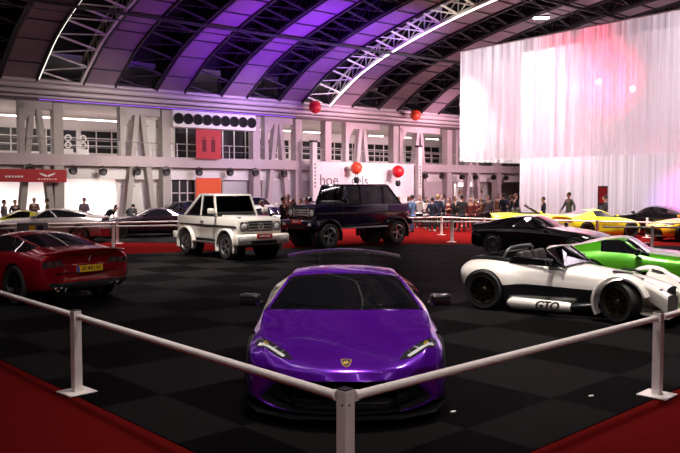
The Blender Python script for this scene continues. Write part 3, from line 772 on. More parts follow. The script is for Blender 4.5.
        for x, ya, za, yb2, zb2, lo in ((2.34, .38, .66, .86, .765, .60), (2.56, .36, .63, .86, .70, .52), (2.76, .32, .56, .84, .61, .36), (2.98, .28, .44, .78, .46, .20)):
            rows.append([b.bm.verts.new((x, s * q[0], q[1])) for q in ((ya - .10, za - .04), ((ya + yb2) / 2, (za + zb2) / 2 + .015), (yb2 - .04, zb2), (yb2, zb2 - .04), (yb2 - .02, lo), (ya - .10, lo))])
        for r0, r1 in zip(rows, rows[1:]):
            for q in range(6): b._f([r0[q], r0[(q + 1) % 6], r1[(q + 1) % 6], r1[q]])
        b._f(rows[0]); b._f(rows[-1][::-1]); b.build('nose_wing', pm, t, smooth=40, bev=.012)
        b = MB(); b.box((2.47, s * .60, .715), (.20, .15, .012), ry=.27, rz=s * .2, bev=.004); b.build('nose_vent', 'dark_void', t)
        b = MB(); b.box((2.88, s * .60, .50), (.16, .20, .03), ry=.72, bev=.012); b.build('headlight', 'lamp_dark', t, smooth=50)
        b = MB(); b.box((2.15, s * .24, .735), (.30, .15, .02), ry=.10, bev=.008); b.build('hood_vent', 'dark_void', t)
        # side pod with lettering
        b = MB(); b.tube([(.44, s * .80, .155), (.52, s * .83, .16), (1.46, s * .80, .17), (1.52, s * .80, .17)], [.06, .105, .085, .07], 14)
        pod = b.build('side_pod', pm, t, smooth=50)
        b = MB(); b.tube([(1.50, s * .79, .17), (1.66, s * .75, .19), (1.95, s * .66, .23)], .062, 12); b.build('side_exhaust', 'gloss_black', t, smooth=60)
        put_text('sill_lettering', 'GTO', .185, 'print_black', pod, (1.14, s * .922, .178), (-s, 0, 0), (0, -s * .12, 1), depth=.006, shear=.35, bold=.006)
    b = MB(); b.tube([(.22, .56, .82), (.24, .56, .94), (.27, .52, 1.02), (.28, .42, 1.06), (.285, 0, 1.07), (.28, -.42, 1.06), (.27, -.52, 1.02), (.24, -.56, .94), (.22, -.56, .82)], .026, 10); rb = b.build('roll_bar', 'roll_grey', t, smooth=60)
    for s in (1, -1):
        b = MB(); b.tube([(.26, s * .50, 1.01), (-.28, s * .48, .87)], .022, 8); b.build('roll_bar_stay', 'gloss_black', rb, smooth=60)
    b = MB(); b.prism([(.20, .86), (.24, .99), (.10, .97), (-.22, .90), (-.24, .86)], -.46, .46); b.build('folded_hood', 'black_plastic', t, bev=.03, smooth=40)
    b = MB(); b.prism([(-.42, .85), (-.30, .90), (.10, .905), (.34, .87), (.34, .82), (-.4, .82)], -.60, .60); b.build('deck_cover', 'black_plastic', t, bev=.02, smooth=40)
    b = MB(); b.prism([(2.35, .20), (3.02, .13), (3.02, .155), (2.35, .24)], -.84, .84); b.build('front_splitter', pm, t, bev=.006)
    for x, y, r, w, stg in ((0, .925, .345, .27, 0), (2.30, .93, .335, .24, -.42)):
        for s in (1, -1): wheel(t, (x, s * (y - w / 2), r), r, w, 'bronze_alloy', 10, 'twin', stg, s)
    return t

# ---- open convertible, mostly hidden behind other cars
def build_convertible(label, loc, rz, pm, name='convertible'):
    k = dict(s=(.95, .96, .95), roof=.98, belt=.93, cowl=.93, tail=.93, x=(-1.72, -2.1, -3.1, -3.6))
    sx, sy, sz = k['s']; X = 2.3 * sx
    t = thing(name, label, 'car', loc, rz)
    def tg(i, j):
        if i == 4 and j >= 6: return 'cockpit'
        return 'trim' if j == 0 else 'body'
    mats = dict(PART_MATS, body=pm, cockpit='dark_void'); NAMES['cockpit'] = 'cockpit'
    st = coupe_stations(k)
    ax = [(-.95 * sx, 1.1, .55, .335, .37), (-3.66 * sx, 1.1, .55, .34, .375)]
    parts, bvh, fb, tags = loft_car(st, tg, ('grille', 'body'), mats, ci={4: lambda j: .8 if j >= 6 else 0, 5: lambda j: .8 if j >= 6 else 0}, cj={4: .3, 6: .4}, wheels=ax, xoff=X)
    put_parts(t, parts, mats)
    car_wheels(t, [(x + X, .9, r - .0, .25, 0) for x, _, _, r, _ in ax], 'dark_alloy', 10)
    b = MB(); b.tube([(X - 2.05, .72, .90), (X - 2.62, .60, 1.25), (X - 2.58, 0, 1.30), (X - 2.62, -.60, 1.25), (X - 2.05, -.72, .90)], .035, 8); fr = b.build('windshield_frame', 'gloss_black', t, smooth=60)
    b = MB(); v = [b.bm.verts.new(p) for p in ((X - 2.05, .70, .90), (X - 2.62, .58, 1.25), (X - 2.58, 0, 1.29), (X - 2.62, -.58, 1.25), (X - 2.05, -.70, .90))]; b._f(v); b.build('windshield_glass', M['clear_glass'], fr)
    for s in (1, -1):
        b = MB(); b.tube([(X - 3.2, s * .52, .9), (X - 3.2, s * .46, 1.12), (X - 3.2, s * .18, 1.12), (X - 3.2, s * .12, .9)], .03, 8); b.build('roll_bar', 'gloss_black', t, smooth=60)
        b = MB(); b.box((X - 2.95, s * .34, 1.0), (.14, .42, .30), ry=-.2, bev=.05); b.build('seat', 'leather', t, smooth=50)
        patch(bvh, [(s * .45, .66), (s * .76, .66), (s * .76, .74), (s * .48, .74)], 'X', 1, 'tail_light', 'tail_red', t, cuts=2)
    mirrors(t, X - 2.0, .86, .90, pm, dy=.09)
    return t
# ------------------------------------------------------------------ people
def skin_mesh(pts, edges, rad, root=0, sub=2):
    me = bpy.data.meshes.new('tmp'); me.from_pydata([V(p) for p in pts], edges, [])
    o = bpy.data.objects.new('tmp', me); COL.objects.link(o)
    md = o.modifiers.new('k', 'SKIN'); md.use_smooth_shade = True
    for i, r in enumerate(rad):
        d = me.skin_vertices[0].data[i]; d.radius = r if isinstance(r, tuple) else (r, r); d.use_root = (i == root)
    ss = o.modifiers.new('s', 'SUBSURF'); ss.levels = ss.render_levels = sub
    dg = bpy.context.evaluated_depsgraph_get()
    out = bpy.data.meshes.new_from_object(o.evaluated_get(dg)); bpy.data.objects.remove(o)
    return out

def person_meshes(pose):
    """body, jacket, trousers, shoes and hair for a 1.75 m figure that faces +y"""
    J = dict(pel=(0, 0, .95), sp=(0, .0, 1.12), ch=(0, 0, 1.32), nk=(0, -.01, 1.47), hb=(0, .01, 1.55), hd=(0, .02, 1.66))
    lean = pose.get('lean', 0)
    def ln(p): return (p[0], p[1] + math.sin(lean) * max(0, p[2] - .95), .95 + (p[2] - .95) * math.cos(lean) if p[2] > .95 else p[2])
    for s, n in ((1, 'l'), (-1, 'r')):
        J['sh' + n] = (s * .185, -.01, 1.41)
        a = pose['arm_' + n]; J['el' + n] = (s * a[0][0], a[0][1], a[0][2]); J['wr' + n] = (s * a[1][0], a[1][1], a[1][2])
        g = pose['leg_' + n]; J['hp' + n] = (s * .09, 0, .90); J['kn' + n] = (s * g[0][0], g[0][1], g[0][2]); J['an' + n] = (s * g[1][0], g[1][1], g[1][2])
        J['to' + n] = (J['an' + n][0] + s * .03, J['an' + n][1] + .16, max(.035, J['an' + n][2] - .06))
    J = {k: ln(v) for k, v in J.items()}
    names = list(J); ix = {k: i for i, k in enumerate(names)}
    E = [('pel', 'sp'), ('sp', 'ch'), ('ch', 'nk'), ('nk', 'hb'), ('hb', 'hd')]
    for n in 'lr': E += [('ch', 'sh' + n), ('sh' + n, 'el' + n), ('el' + n, 'wr' + n), ('pel', 'hp' + n), ('hp' + n, 'kn' + n), ('kn' + n, 'an' + n), ('an' + n, 'to' + n)]
    rad = dict(pel=(.14, .10), sp=(.135, .10), ch=(.15, .11), nk=.055, hb=.06, hd=.07)
    for n in 'lr': rad.update({'sh' + n: .058, 'el' + n: .042, 'wr' + n: .028, 'hp' + n: .085, 'kn' + n: .058, 'an' + n: .038, 'to' + n: .03})
    body = skin_mesh([J[k] for k in names], [(ix[a], ix[b]) for a, b in E], [rad[k] for k in names])
    # head, face, hands joined onto the same body mesh
    b = MB(); b.bm.from_mesh(body)
    h = V(J['hd']); hb = V(J['hb'])
    b.sphere(h + V((0, 0, -.005)), .108, 18, (.76, .92, 1.10)); b.sphere(h + V((0, .035, -.065)), .06, 12, (.85, .85, .8))
    b.sphere(h + V((0, .108, -.02)), .018, 8, (.8, 1.1, 1.5))
    for s in (1, -1): b.sphere(h + V((s * .083, -.005, -.015)), .028, 8, (.4, .8, 1.1))
    b.sphere(h + V((0, .094, -.068)), .020, 8, (1.2, .5, .35))
    for n, s in (('l', 1), ('r', -1)):
        w = V(J['wr' + n]); d = (w - V(J['el' + n])).normalized(); side = V((s, 0, 0)); side = (side - d * side.dot(d)).normalized(); nor = d.cross(side)
        b.tube([w, w + d * .05, w + d * .09], [.028, .036, .034], 8)
        for k, L in enumerate((.065, .078, .074, .058)):
            o = w + d * .085 + nor * (-.03 + .02 * k)
            b.tube([o, o + d * L * .5 - side * .006, o + d * L * .85 - side * .022], [.0095, .009, .007], 6)
        o = w + d * .03 - nor * .03
        b.tube([o, o + d * .035 - nor * .025, o + d * .065 - nor * .03], [.012, .011, .008], 6)
    b.mi = 1
    for s in (1, -1): b.sphere(h + V((s * .033, .090, .008)), .012, 8)
    me = bpy.data.meshes.new('body'); bmesh.ops.recalc_face_normals(b.bm, faces=b.bm.faces); b.bm.to_mesh(me); b.bm.free()
    out = {'body': me}
    def sub(nm, keys, edges, rr, sub_=2, root=0):
        out[nm] = skin_mesh([J2[k] for k in keys], [(keys.index(a), keys.index(c)) for a, c in edges], [rr[k] for k in keys], root, sub_)
    J2 = dict(J)
    hem = pose.get('hem', .80)
    J2['hem'] = (J['pel'][0], J['pel'][1], hem)
    K = ['pel', 'sp', 'ch', 'hem', 'col']; J2['col'] = tuple(V(J['nk']) + V((0, -.005, -.01)))
    E2 = [('hem', 'pel'), ('pel', 'sp'), ('sp', 'ch'), ('ch', 'col')]
    rr = dict(pel=(.175, .125), sp=(.165, .125), ch=(.18, .135), hem=(.18, .135), col=.07)
    for n in 'lr':
        K += ['sh' + n, 'el' + n, 'cu' + n]; J2['cu' + n] = tuple(V(J['el' + n]).lerp(V(J['wr' + n]), .92))
        E2 += [('ch', 'sh' + n), ('sh' + n, 'el' + n), ('el' + n, 'cu' + n)]; rr.update({'sh' + n: .078, 'el' + n: .06, 'cu' + n: .044})
    sub('jacket', K, E2, rr)
    J2['wst'] = tuple(V(J['pel']).lerp(V(J['sp']), .7)); K = ['pel', 'wst']; E2 = [('pel', 'wst')]; rr = dict(pel=(.155, .115), wst=(.15, .115))
    for n in 'lr':
        K += ['hp' + n, 'kn' + n, 'cf' + n]; J2['cf' + n] = tuple(V(J['kn' + n]).lerp(V(J['an' + n]), .97))
        E2 += [('pel', 'hp' + n), ('hp' + n, 'kn' + n), ('kn' + n, 'cf' + n)]; rr.update({'hp' + n: .105, 'kn' + n: .075, 'cf' + n: .06})
    sub('trousers', K, E2, rr)
    b = MB()
    for n in 'lr':
        a = V(J['an' + n]); q = V(J['to' + n])
        b.sphere(a.lerp(q, .45) + V((0, 0, -.012)), .055, 12, (.85, 2.35, .80)); b.tube([a + V((0, 0, -.03)), a + V((0, 0, .03))], [.05, .046], 10)
    bmesh.ops.recalc_face_normals(b.bm, faces=b.bm.faces)
    zmin = min(v.co.z for v in b.bm.verts)
    ms = bpy.data.meshes.new('shoes'); b.bm.to_mesh(ms); b.bm.free(); out['shoes'] = ms
    for kind in ('hair_short', 'hair_long'):
        b = MB(); b.sphere(h + V((0, -.022, .022)), .116, 18, (.80, .90, 1.04))
        dele = [f for f in b.bm.faces if (f.calc_center_median() - h).y > .045 and (f.calc_center_median() - h).z < .065]
        dele += [f for f in b.bm.faces if (f.calc_center_median() - h).z < (-.05 if kind == 'hair_short' else -.09)]
        bmesh.ops.delete(b.bm, geom=list(set(dele)), context='FACES')
        if kind == 'hair_long':
            b.tube([h + V((0, -.07, .0)), h + V((0, -.095, -.12)), h + V((0, -.10, -.26))], [.07, .088, .05], 12)
        mh = bpy.data.meshes.new('hair'); b.bm.to_mesh(mh); b.bm.free(); out[kind] = mh
    for m in out.values():
        m.materials.clear()
        for v in m.vertices: v.co.z -= zmin
        m.polygons.foreach_set('use_smooth', [True] * len(m.polygons))
    return out

ST = dict(leg_l=((.10, .015, .50), (.11, -.02, .09)), leg_r=((.10, .02, .50), (.12, .0, .09)))
POSES = dict(
    stand=dict(ST, arm_l=((.25, -.03, 1.13), (.24, .05, .88)), arm_r=((.25, -.02, 1.13), (.25, .06, .88))),
    hold=dict(ST, arm_l=((.24, .02, 1.14), (.10, .26, 1.20)), arm_r=((.25, .0, 1.13), (.08, .27, 1.19))),
    folded=dict(ST, arm_l=((.25, .03, 1.14), (-.04, .20, 1.16)), arm_r=((.25, .02, 1.13), (-.02, .17, 1.10))),
    walk=dict(arm_l=((.24, .10, 1.14), (.22, .27, .95)), arm_r=((.24, -.14, 1.15), (.23, -.13, .90)), leg_l=((.09, -.10, .51), (.10, -.36, .16)), leg_r=((.09, .16, .52), (.10, .24, .09))),
    lean=dict(ST, lean=.38, arm_l=((.24, .06, 1.16), (.18, .20, .98)), arm_r=((.25, .08, 1.16), (.20, .24, 1.0))),
    bend=dict(ST, lean=.95, arm_l=((.24, .06, 1.16), (.18, .22, .98)), arm_r=((.25, .08, 1.16), (.20, .26, 1.0))),
    pocket=dict(ST, arm_l=((.29, -.06, 1.15), (.20, .03, .93)), arm_r=((.29, -.05, 1.15), (.20, .04, .93))),
)
_pm = {}
def person(label, loc, face, pose='stand', jacket='cloth_black', trousers='cloth_black', shoes='shoe', hair='hair_dark', h=1.75, long=False, group=None):
    if pose not in _pm: _pm[pose] = person_meshes(POSES[pose])
    ms = _pm[pose]
    b = link_mesh('person', ms['body'], ['skin', 'eye'], None, loc)
    b.rotation_euler = (0, 0, math.radians(face) - PI / 2); b.scale = (h / 1.77,) * 3
    tag(b, label, 'person', group)
    for nm, key, mt in (('jacket', 'jacket', jacket), ('trousers', 'trousers', trousers), ('shoes', 'shoes', shoes), ('hair', 'hair_long' if long else 'hair_short', hair)):
        c = link_mesh(nm, ms[key], mt, b)
        c.material_slots[0].link = 'OBJECT'; c.material_slots[0].material = M[mt]
    return b
# ------------------------------------------------------------------ the hall
H0 = V((-2.32, 49.7, 0)); WR = math.radians(38)
Wd = V((math.cos(WR), math.sin(WR), 0)); Nd = V((math.sin(WR), -math.cos(WR), 0))      # along the gallery wall, and into the hall
def hall(t, u, z): return H0 + Wd * t + Nd * u + V((0, 0, z))
def onwall(px, py, u=0.):
    r = ray(px, py); o = V((0, 0, H)); k = (u - (o - H0).dot(Nd)) / r.dot(Nd); p = o + r * k
    return (p - H0).dot(Wd), p.z
def tx(px, u=0.): return onwall(px, 188, u)[0]
_PR = [(-2, 5.9), (0, 7.4), (1.8, 8.45), (3.77, 9.45), (7.55, 10.6), (13.1, 11.7), (20, 12.5), (28, 12.9)]
def zroof(u):
    if u > 28: u = 56 - u
    n = len(_PR)
    def sl(k):
        if k in (0, n - 1): return .60 if k == 0 else 0.
        (a, p), (b, q), (c, r) = _PR[k - 1:k + 2]; return (r - p) / (c - a)
    for k in range(n - 1):
        (a, za), (b, zb) = _PR[k], _PR[k + 1]
        if u <= b:
            h = b - a; t = (u - a) / h
            return za * (1 + 2 * t) * (1 - t) ** 2 + sl(k) * h * t * (1 - t) ** 2 + zb * t * t * (3 - 2 * t) + sl(k + 1) * h * t * t * (t - 1)
    return 12.9
def struct(mb, name, m, smooth=None, bev=0.):
    o = mb.build(name, m, None, H0, WR, smooth, bev); o['kind'] = 'structure'; return o

# floor: red carpet all over, the black tiled carpet island on top
def floor_mat():
    m = bpy.data.materials.new('black_carpet'); m.use_nodes = True; nt = m.node_tree; b = nt.nodes['Principled BSDF']
    tc = nt.nodes.new('ShaderNodeTexCoord'); mp = nt.nodes.new('ShaderNodeMapping'); ck = nt.nodes.new('ShaderNodeTexChecker'); nz = nt.nodes.new('ShaderNodeTexNoise')
    mp.inputs['Rotation'].default_value = (0, 0, math.radians(-43)); mp.inputs['Location'].default_value = (.35, .2, 0.01)
    ck.inputs['Scale'].default_value = .72; ck.inputs['Color1'].default_value = (.0024, .0021, .0021, 1); ck.inputs['Color2'].default_value = (.0105, .0095, .0095, 1)
    nz.inputs['Scale'].default_value = 60
    nt.links.new(tc.outputs['Object'], mp.inputs['Vector']); nt.links.new(mp.outputs['Vector'], ck.inputs['Vector']); nt.links.new(tc.outputs['Object'], nz.inputs['Vector'])
    mx = nt.nodes.new('ShaderNodeMix'); mx.data_type = 'RGBA'; mx.blend_type = 'MULTIPLY'; mx.inputs['Factor'].default_value = .5
    nt.links.new(ck.outputs['Color'], mx.inputs['A']); nt.links.new(nz.outputs['Color'], mx.inputs['B']); nt.links.new(mx.outputs['Result'], b.inputs['Base Color'])
    b.inputs['Roughness'].default_value = .75; b.inputs['Specular IOR Level'].default_value = .02
    bp = nt.nodes.new('ShaderNodeBump'); bp.inputs['Strength'].default_value = .25; nt.links.new(nz.outputs['Fac'], bp.inputs['Height']); nt.links.new(bp.outputs['Normal'], b.inputs['Normal'])
    return m
M['black_carpet'] = floor_mat()
mk('red_carpet', (.095, .005, .005), .9, noise=.25, nscale=30, spec=.0)
b = MB(); b.box((0, 22, -.06), (140, 130, .10)); o = b.build('floor', 'red_carpet'); o['kind'] = 'structure'
C0 = V((.085, 4.55)); E1 = V((math.sin(math.radians(47)), math.cos(math.radians(47)))); E2 = V((-math.sin(math.radians(43)), math.cos(math.radians(43))))
def gxy(px, py): p = ground(px, py); return (p.x, p.y)
pl = [tuple(C0), tuple(C0 + E1 * 19), gxy(690, 246), gxy(476, 244), gxy(400, 244), gxy(250, 250), gxy(120, 254), gxy(40, 262), tuple(C0 + E2 * 24), tuple(C0 + E2 * 14)]
b = MB(); b.prism(pl, -.011, .0, 'Z'); o = b.build('floor', 'black_carpet'); o['kind'] = 'structure'
# black islands beyond the red aisle
for poly in ([(-160, 250), (110, 242), (190, 243), (330, 237), (330, 224), (-60, 226)],):
    b = MB(); b.prism([gxy(*p) for p in poly], -.011, 0, 'Z'); o = b.build('floor', 'black_carpet'); o['kind'] = 'structure'

# outer shell
b = MB(); b.box((0, 9.3, 6.5), (120, .2, 14)); struct(b, 'wall_back', 'white_wall')
b = MB(); b.box((47, -24, 7), (.3, 68, 14)); struct(b, 'wall_right', 'roof_dark')
b = MB(); b.box((-50, -24, 7), (.3, 68, 14)); struct(b, 'wall_left', 'roof_dark')
b = MB(); b.box((0, -57, 7), (120, .3, 14)); struct(b, 'wall_front', 'roof_dark')
US = [.35 + .85 * q for q in range(24)] + [22, 25, 28, 31, 34, 37, 40, 43, 46, 49, 52, 54, 55.6]
def arch_strip(mb, t0, t1, dz, th=.06):
    rows = []
    for u in US: rows.append([mb.bm.verts.new((t, -u, zroof(u) + dz + h)) for t, h in ((t0, 0), (t1, 0), (t1, th), (t0, th))])
    for r0, r1 in zip(rows, rows[1:]):
        for q in range(4): mb._f([r0[q], r0[(q + 1) % 4], r1[(q + 1) % 4], r1[q]])
    mb._f(rows[0]); mb._f(rows[-1][::-1])
b = MB(); arch_strip(b, -50, 47, 1.5, .1); struct(b, 'ceiling', 'roof_dark')
mk('beam_mauve', (.11, .08, .09), .6, noise=.1, nscale=1.)
mk('roof_plank', (.22, .16, .19), .75, noise=.22, nscale=.9)
PER, BW, T0 = 4.15, 1.75, -2.3
for k in range(-11, 11):
    t0 = T0 + PER * k
    b = MB(); arch_strip(b, t0, t0 + BW, 0); struct(b, 'ceiling', 'roof_plank')
    b = MB()                                      # batten seams across the planks
    for u in [x * 1.6 for x in range(1, 34)]:
        z = zroof(u); dz = zroof(u + .05) - z
        b.bar((t0, -u, z - .03), (t0 + BW, -u, z - .03), .07, .06)
    for tt in (t0, t0 + BW):
        for u0, u1 in zip(US, US[1:]): b.bar((tt, -u0, zroof(u0) - .02), (tt, -u1, zroof(u1) - .02), .10, .22)
    struct(b, 'ceiling', 'steel_dark')
    # sides of the dark recess next to the band
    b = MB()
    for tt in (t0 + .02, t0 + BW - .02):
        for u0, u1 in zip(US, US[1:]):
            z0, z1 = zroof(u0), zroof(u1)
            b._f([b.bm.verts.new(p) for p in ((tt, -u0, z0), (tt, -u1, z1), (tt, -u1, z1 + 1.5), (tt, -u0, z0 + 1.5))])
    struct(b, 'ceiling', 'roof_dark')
    # lattice truss in the gap on the right of the band
    lit = (k % 4 == 0) or k in (-6, -7)  # the off-beat pair is added out of view for reflections in car paint
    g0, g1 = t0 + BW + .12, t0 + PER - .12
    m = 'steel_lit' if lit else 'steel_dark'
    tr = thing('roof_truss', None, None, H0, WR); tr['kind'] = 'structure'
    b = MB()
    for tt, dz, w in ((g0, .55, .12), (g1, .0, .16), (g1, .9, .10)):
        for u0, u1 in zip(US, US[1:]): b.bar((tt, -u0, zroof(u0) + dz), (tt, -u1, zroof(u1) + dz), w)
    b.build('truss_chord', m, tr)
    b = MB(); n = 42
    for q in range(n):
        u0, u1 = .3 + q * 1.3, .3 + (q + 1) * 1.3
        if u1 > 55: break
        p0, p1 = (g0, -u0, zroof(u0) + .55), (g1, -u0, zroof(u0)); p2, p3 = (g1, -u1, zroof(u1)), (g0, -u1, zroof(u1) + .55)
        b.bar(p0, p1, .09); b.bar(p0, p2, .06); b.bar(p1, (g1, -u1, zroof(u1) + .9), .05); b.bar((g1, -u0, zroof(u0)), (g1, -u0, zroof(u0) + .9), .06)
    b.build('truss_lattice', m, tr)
    if lit and k != 4:
        b = MB(); tt = g1 + .02 if k != -4 else g0
        dz = -.12 if k != -4 else .0
        for u0, u1 in zip(US, US[1:]): b.bar((tt, -u0, zroof(u0) + dz), (tt, -u1, zroof(u1) + dz), (.055 if k == 0 else .04), .05)
        b.build('light_strip', 'led_white' if k == 0 else 'led_dim' if k == -4 else 'led_bright', tr)
        if k == 0:
            b = MB()
            for u0, u1 in zip(US, US[1:]): b.bar((g0, -u0, zroof(u0) + .40), (g0, -u1, zroof(u1) + .40), .05, .05)
            b.build('light_strip', 'led_white', tr)  # second strip added behind the band edge to brighten the lattice
for u in (6.7, 16, 26, 38):
    b = MB(); b.bar((-48, -u, zroof(u) - .22), (45, -u, zroof(u) - .22), .10, .14); b.bar((-48, -u, zroof(u) - .55), (45, -u, zroof(u) - .55), .05)
    struct(b, 'ceiling_purlin', 'steel_dark')

# gallery wall
TL, TR_ = -34, 40
b = MB(); b.box(((TL + TR_) / 2, 4.6, 3.6), (TR_ - TL, 9.2, .6)); struct(b, 'floor_gallery', 'concrete_pink', bev=.02)
b = MB(); b.box(((TL + TR_) / 2, .75, 2.95), (TR_ - TL, .25, .70)); struct(b, 'trim_1', 'white_wall')
b = MB(); b.box(((TL + TR_) / 2, 4.9, 6.72), (TR_ - TL, 8.8, .22)); struct(b, 'ceiling_gallery', 'concrete')
b = MB(); b.box(((TL + TR_) / 2, .2, 6.80), (TR_ - TL, .4, .34)); b.box(((TL + TR_) / 2, .25, 7.45), (TR_ - TL, .3, .9)); struct(b, 'trim_2', 'beam_mauve')
for z, u, r in ((7.62, .40, .11), (7.36, .50, .16), (7.06, .36, .13), (6.82, .28, .06)):
    b = MB(); b.tube([(TL, -u, z), (TR_, -u, z)], r, 14); struct(b, 'trim_3', 'pipe', smooth=60)
b = MB(); b.box((-9, -.30, 6.68), (16, .04, .03)); o = struct(b, 'trim_4', 'violet_led')
# windows at the back of the gallery
for q, (p0, p1) in enumerate([(-20, 28), (32, 78), (82, 128), (134, 168), (258, 290), (293, 322), (326, 362), (366, 402), (406, 440)]):
    t0, t1 = tx(p0, -9), tx(p1, -9)
    w = thing('window_%d' % (q + 1), None, None, H0, WR); w['kind'] = 'structure'
    b = MB(); b.box(((t0 + t1) / 2, 9.17, 5.15), (t1 - t0, .06, 1.5)); b.build('pane', 'window_dark', w)
    b = MB(); n = max(2, int((t1 - t0) / .9))
    for i in range(n + 1): b.box((t0 + (t1 - t0) * i / n, 9.12, 5.15), (.07, .06, 1.55))
    for z in (4.4, 4.9, 5.4, 5.9): b.box(((t0 + t1) / 2, 9.12, z), (t1 - t0, .06, .06))
    b.build('window_frame', 'frame_white', w)
# concrete pillars and A-shaped frames
for p in (-45, 60, 167.5, 257.5, 299.5, 329, 396.5, 450, 500, 540, 580):
    t = tx(p); b = MB(); b.box((t, .35, 3.3), (.52, .6, 6.6)); struct(b, 'concrete_column', 'concrete_pink' if p > 200 else 'concrete', bev=.02)
for p, half in ((38, 17), (142, 20), (280, 14), (364, 17), (421, 20), (475, 18)):
    t = tx(p); hw_ = abs(tx(p + half) - tx(p - half)) / 2
    b = MB()
    b.box((t, .35, 6.42), (2 * hw_, .5, .42)); b.box((t - hw_ + .15, .35, 5.2), (.28, .5, 2.6)); b.prism([(t - hw_ + .29, 6.25), (t - hw_ + .75, 6.25), (t - hw_ + .29, 5.5)], .1, .6)
    for s in (1, -1): b.prism([(t + s * .02, 6.25), (t + s * .30, 6.25), (t + s * 1.02, 0), (t + s * .68, 0)], .12, .58)
    struct(b, 'concrete_frame', 'concrete' if p < 200 else 'concrete_pink', bev=.015)
# railing on the gallery edge
rl = thing('gallery_railing', 'thin grey metal railing along the edge of the upper gallery', 'railing', hall(0, 0, 3.9), WR)
b = MB(); b.tube([(TL, .12, .78), (TR_, .12, .78)], .028, 8); b.tube([(TL, .12, .40), (TR_, .12, .40)], .014, 6); b.build('handrail', 'rail_metal', rl)
for i in range(42):
    b = MB(); b.bar((TL + .4 + i * 1.75, .12, .0), (TL + .4 + i * 1.75, .12, .77), .035); b.build('railing_post', 'rail_metal', rl)

def wallbox(name, label, cat, px0, py0, px1, py1, u, th, m, group=None, zb=None):
    """a slab facing the hall whose front lies at distance u from the gallery wall, spanning the given part of the view"""
    (t0, z1), (t1, z2) = onwall(px0, (py0), u), onwall(px1, (py0), u)
    zt = (z1 + z2) / 2; zbm = (onwall(px0, py1, u)[1] + onwall(px1, py1, u)[1]) / 2 if zb is None else zb
    e = thing(name, label, cat, hall((t0 + t1) / 2, u, zbm), WR, group)
    return e, t1 - t0, zt - zbm
def slab(e, nm, w, h, m, th=.06, bev=.0):
    b = MB(); b.box((0, th / 2, h / 2), (w, th, h)); return b.build(nm, m, e, bev=bev)

# white panel blocks with bolts, on both floors
for (a, py0, c, py1, lab, zb) in ((121, 119, 162, 155, 'white bolted panel wall on the upper gallery behind an A-shaped frame', 3.9), (116, 178, 163, 222, 'white bolted panel wall under the gallery behind the dark coupe', 0.)):
    e, w, h = wallbox('panel_wall', lab, 'panel', a, py0, c, py1, -1.2, .1, 'white_panel', zb=zb)
    for i in range(4):
        b = MB(); b.box((-w / 2 + (i + .5) * w / 4, .05, h / 2), (w / 4 - .04, .1, h)); pn = b.build('panel', 'white_panel', e)
        b = MB(); b.box((-w / 2 + (i + .5) * w / 4, -.01, h * .82), (.07, .02, .07)); b.build('bolt', 'steel_dark', pn)
# extractor box with nine round black outlets
e, w, h = wallbox('ventilation_box', 'long pale box with nine round black outlets under the roof beam', 'ventilation unit', 173, 112.5, 256, 129, .3, .6, 'white_panel')
b = MB(); b.box((0, .35, h / 2), (w, .7, h), bev=.05); b.build('housing', 'white_panel', e)
for i in range(9):
    x = -w / 2 + (i + .55) * w / 9.1
    b = MB(); b.lathe([(h * .30, -.08), (h * .33, -.08), (h * .33, .02), (h * .30, .02)], 24, 'Y', (x, 0, h / 2), closed=True); q = b.build('outlet', 'steel_dark', e, smooth=50)
    b = MB(); b.lathe([(.001, -.05), (h * .30, -.05), (h * .30, .0), (.001, 0)], 24, 'Y', (x, 0, h / 2)); b.build('outlet_grille', 'dark_void', q)
# dark glazed office behind the railing below it
e, w, h = wallbox('glass_partition', 'dark glazed partition on the gallery behind the red hanging banner', 'partition', 174, 129, 256, 158, -1.6, .1, 'window_dark', zb=3.9)
slab(e, 'pane', w, 2.2, 'window_dark')
b = MB()
for i in range(8): b.box((-w / 2 + i * w / 7, 0, 1.1), (.06, .1, 2.2))
b.build('mullion', 'frame_white', e)
b = MB(); b.box((0, -.3, 2.05), (w * .95, .1, .06)); b.build('tube', 'tube_light', e)
# banners
def banner(label, cat, r, u, m, nm='banner', zb=None):
    e, w, h = wallbox(nm, label, cat, *r, u, .03, m, zb=zb); slab(e, 'cloth' if 'banner' in nm else 'face', w, h, m, .03); return e, w, h
e, w, h = banner('red vertical banner hanging on the gallery between dark panes', 'banner', (196, 129.5, 221, 159), .36, 'banner_red')
for s in (-1, 1):
    b = MB(); b.box((s * w * .18, -.01, h * .45), (w * .16, .02, h * .42)); b.box((s * w * .18, -.015, h * .72), (w * .10, .02, .08)); b.build('printed_figure', 'cloth_maroon', e)
banner('orange vertical banner under the gallery beside the grey shutter', 'banner', (196, 178, 221, 214), -.6, 'banner_orange', zb=.2)
e, w, h = banner('wide red banner with a white winged emblem under the gallery at the left', 'banner', (-40, 169, 66.5, 182), .55, 'banner_red')
x = w * .5 - w * .195
b = MB()
for s in (-1, 1): b.prism([(x, h * .48), (x + s * .06, h * .58), (x + s * .40, h * .74), (x + s * .36, h * .62), (x + s * .22, h * .52), (x + s * .06, h * .42)], -.03, -.01)
b.build('wing_emblem', 'print_white', e)
b = MB()
for i, ww in enumerate((.10, .06, .10, .08, .10, .05, .10)): b.box((x - .42 + i * .14, -.02, h * .24), (ww, .02, .05))
b.build('emblem_lettering', 'print_white', e)
b = MB()
for i, ww in enumerate((.10, .12, .08, .10, .12, .10)): b.box((x - 2.0 + i * .15, -.02, h * .42), (ww, .02, .09))
b.build('banner_lettering', 'print_white', e)
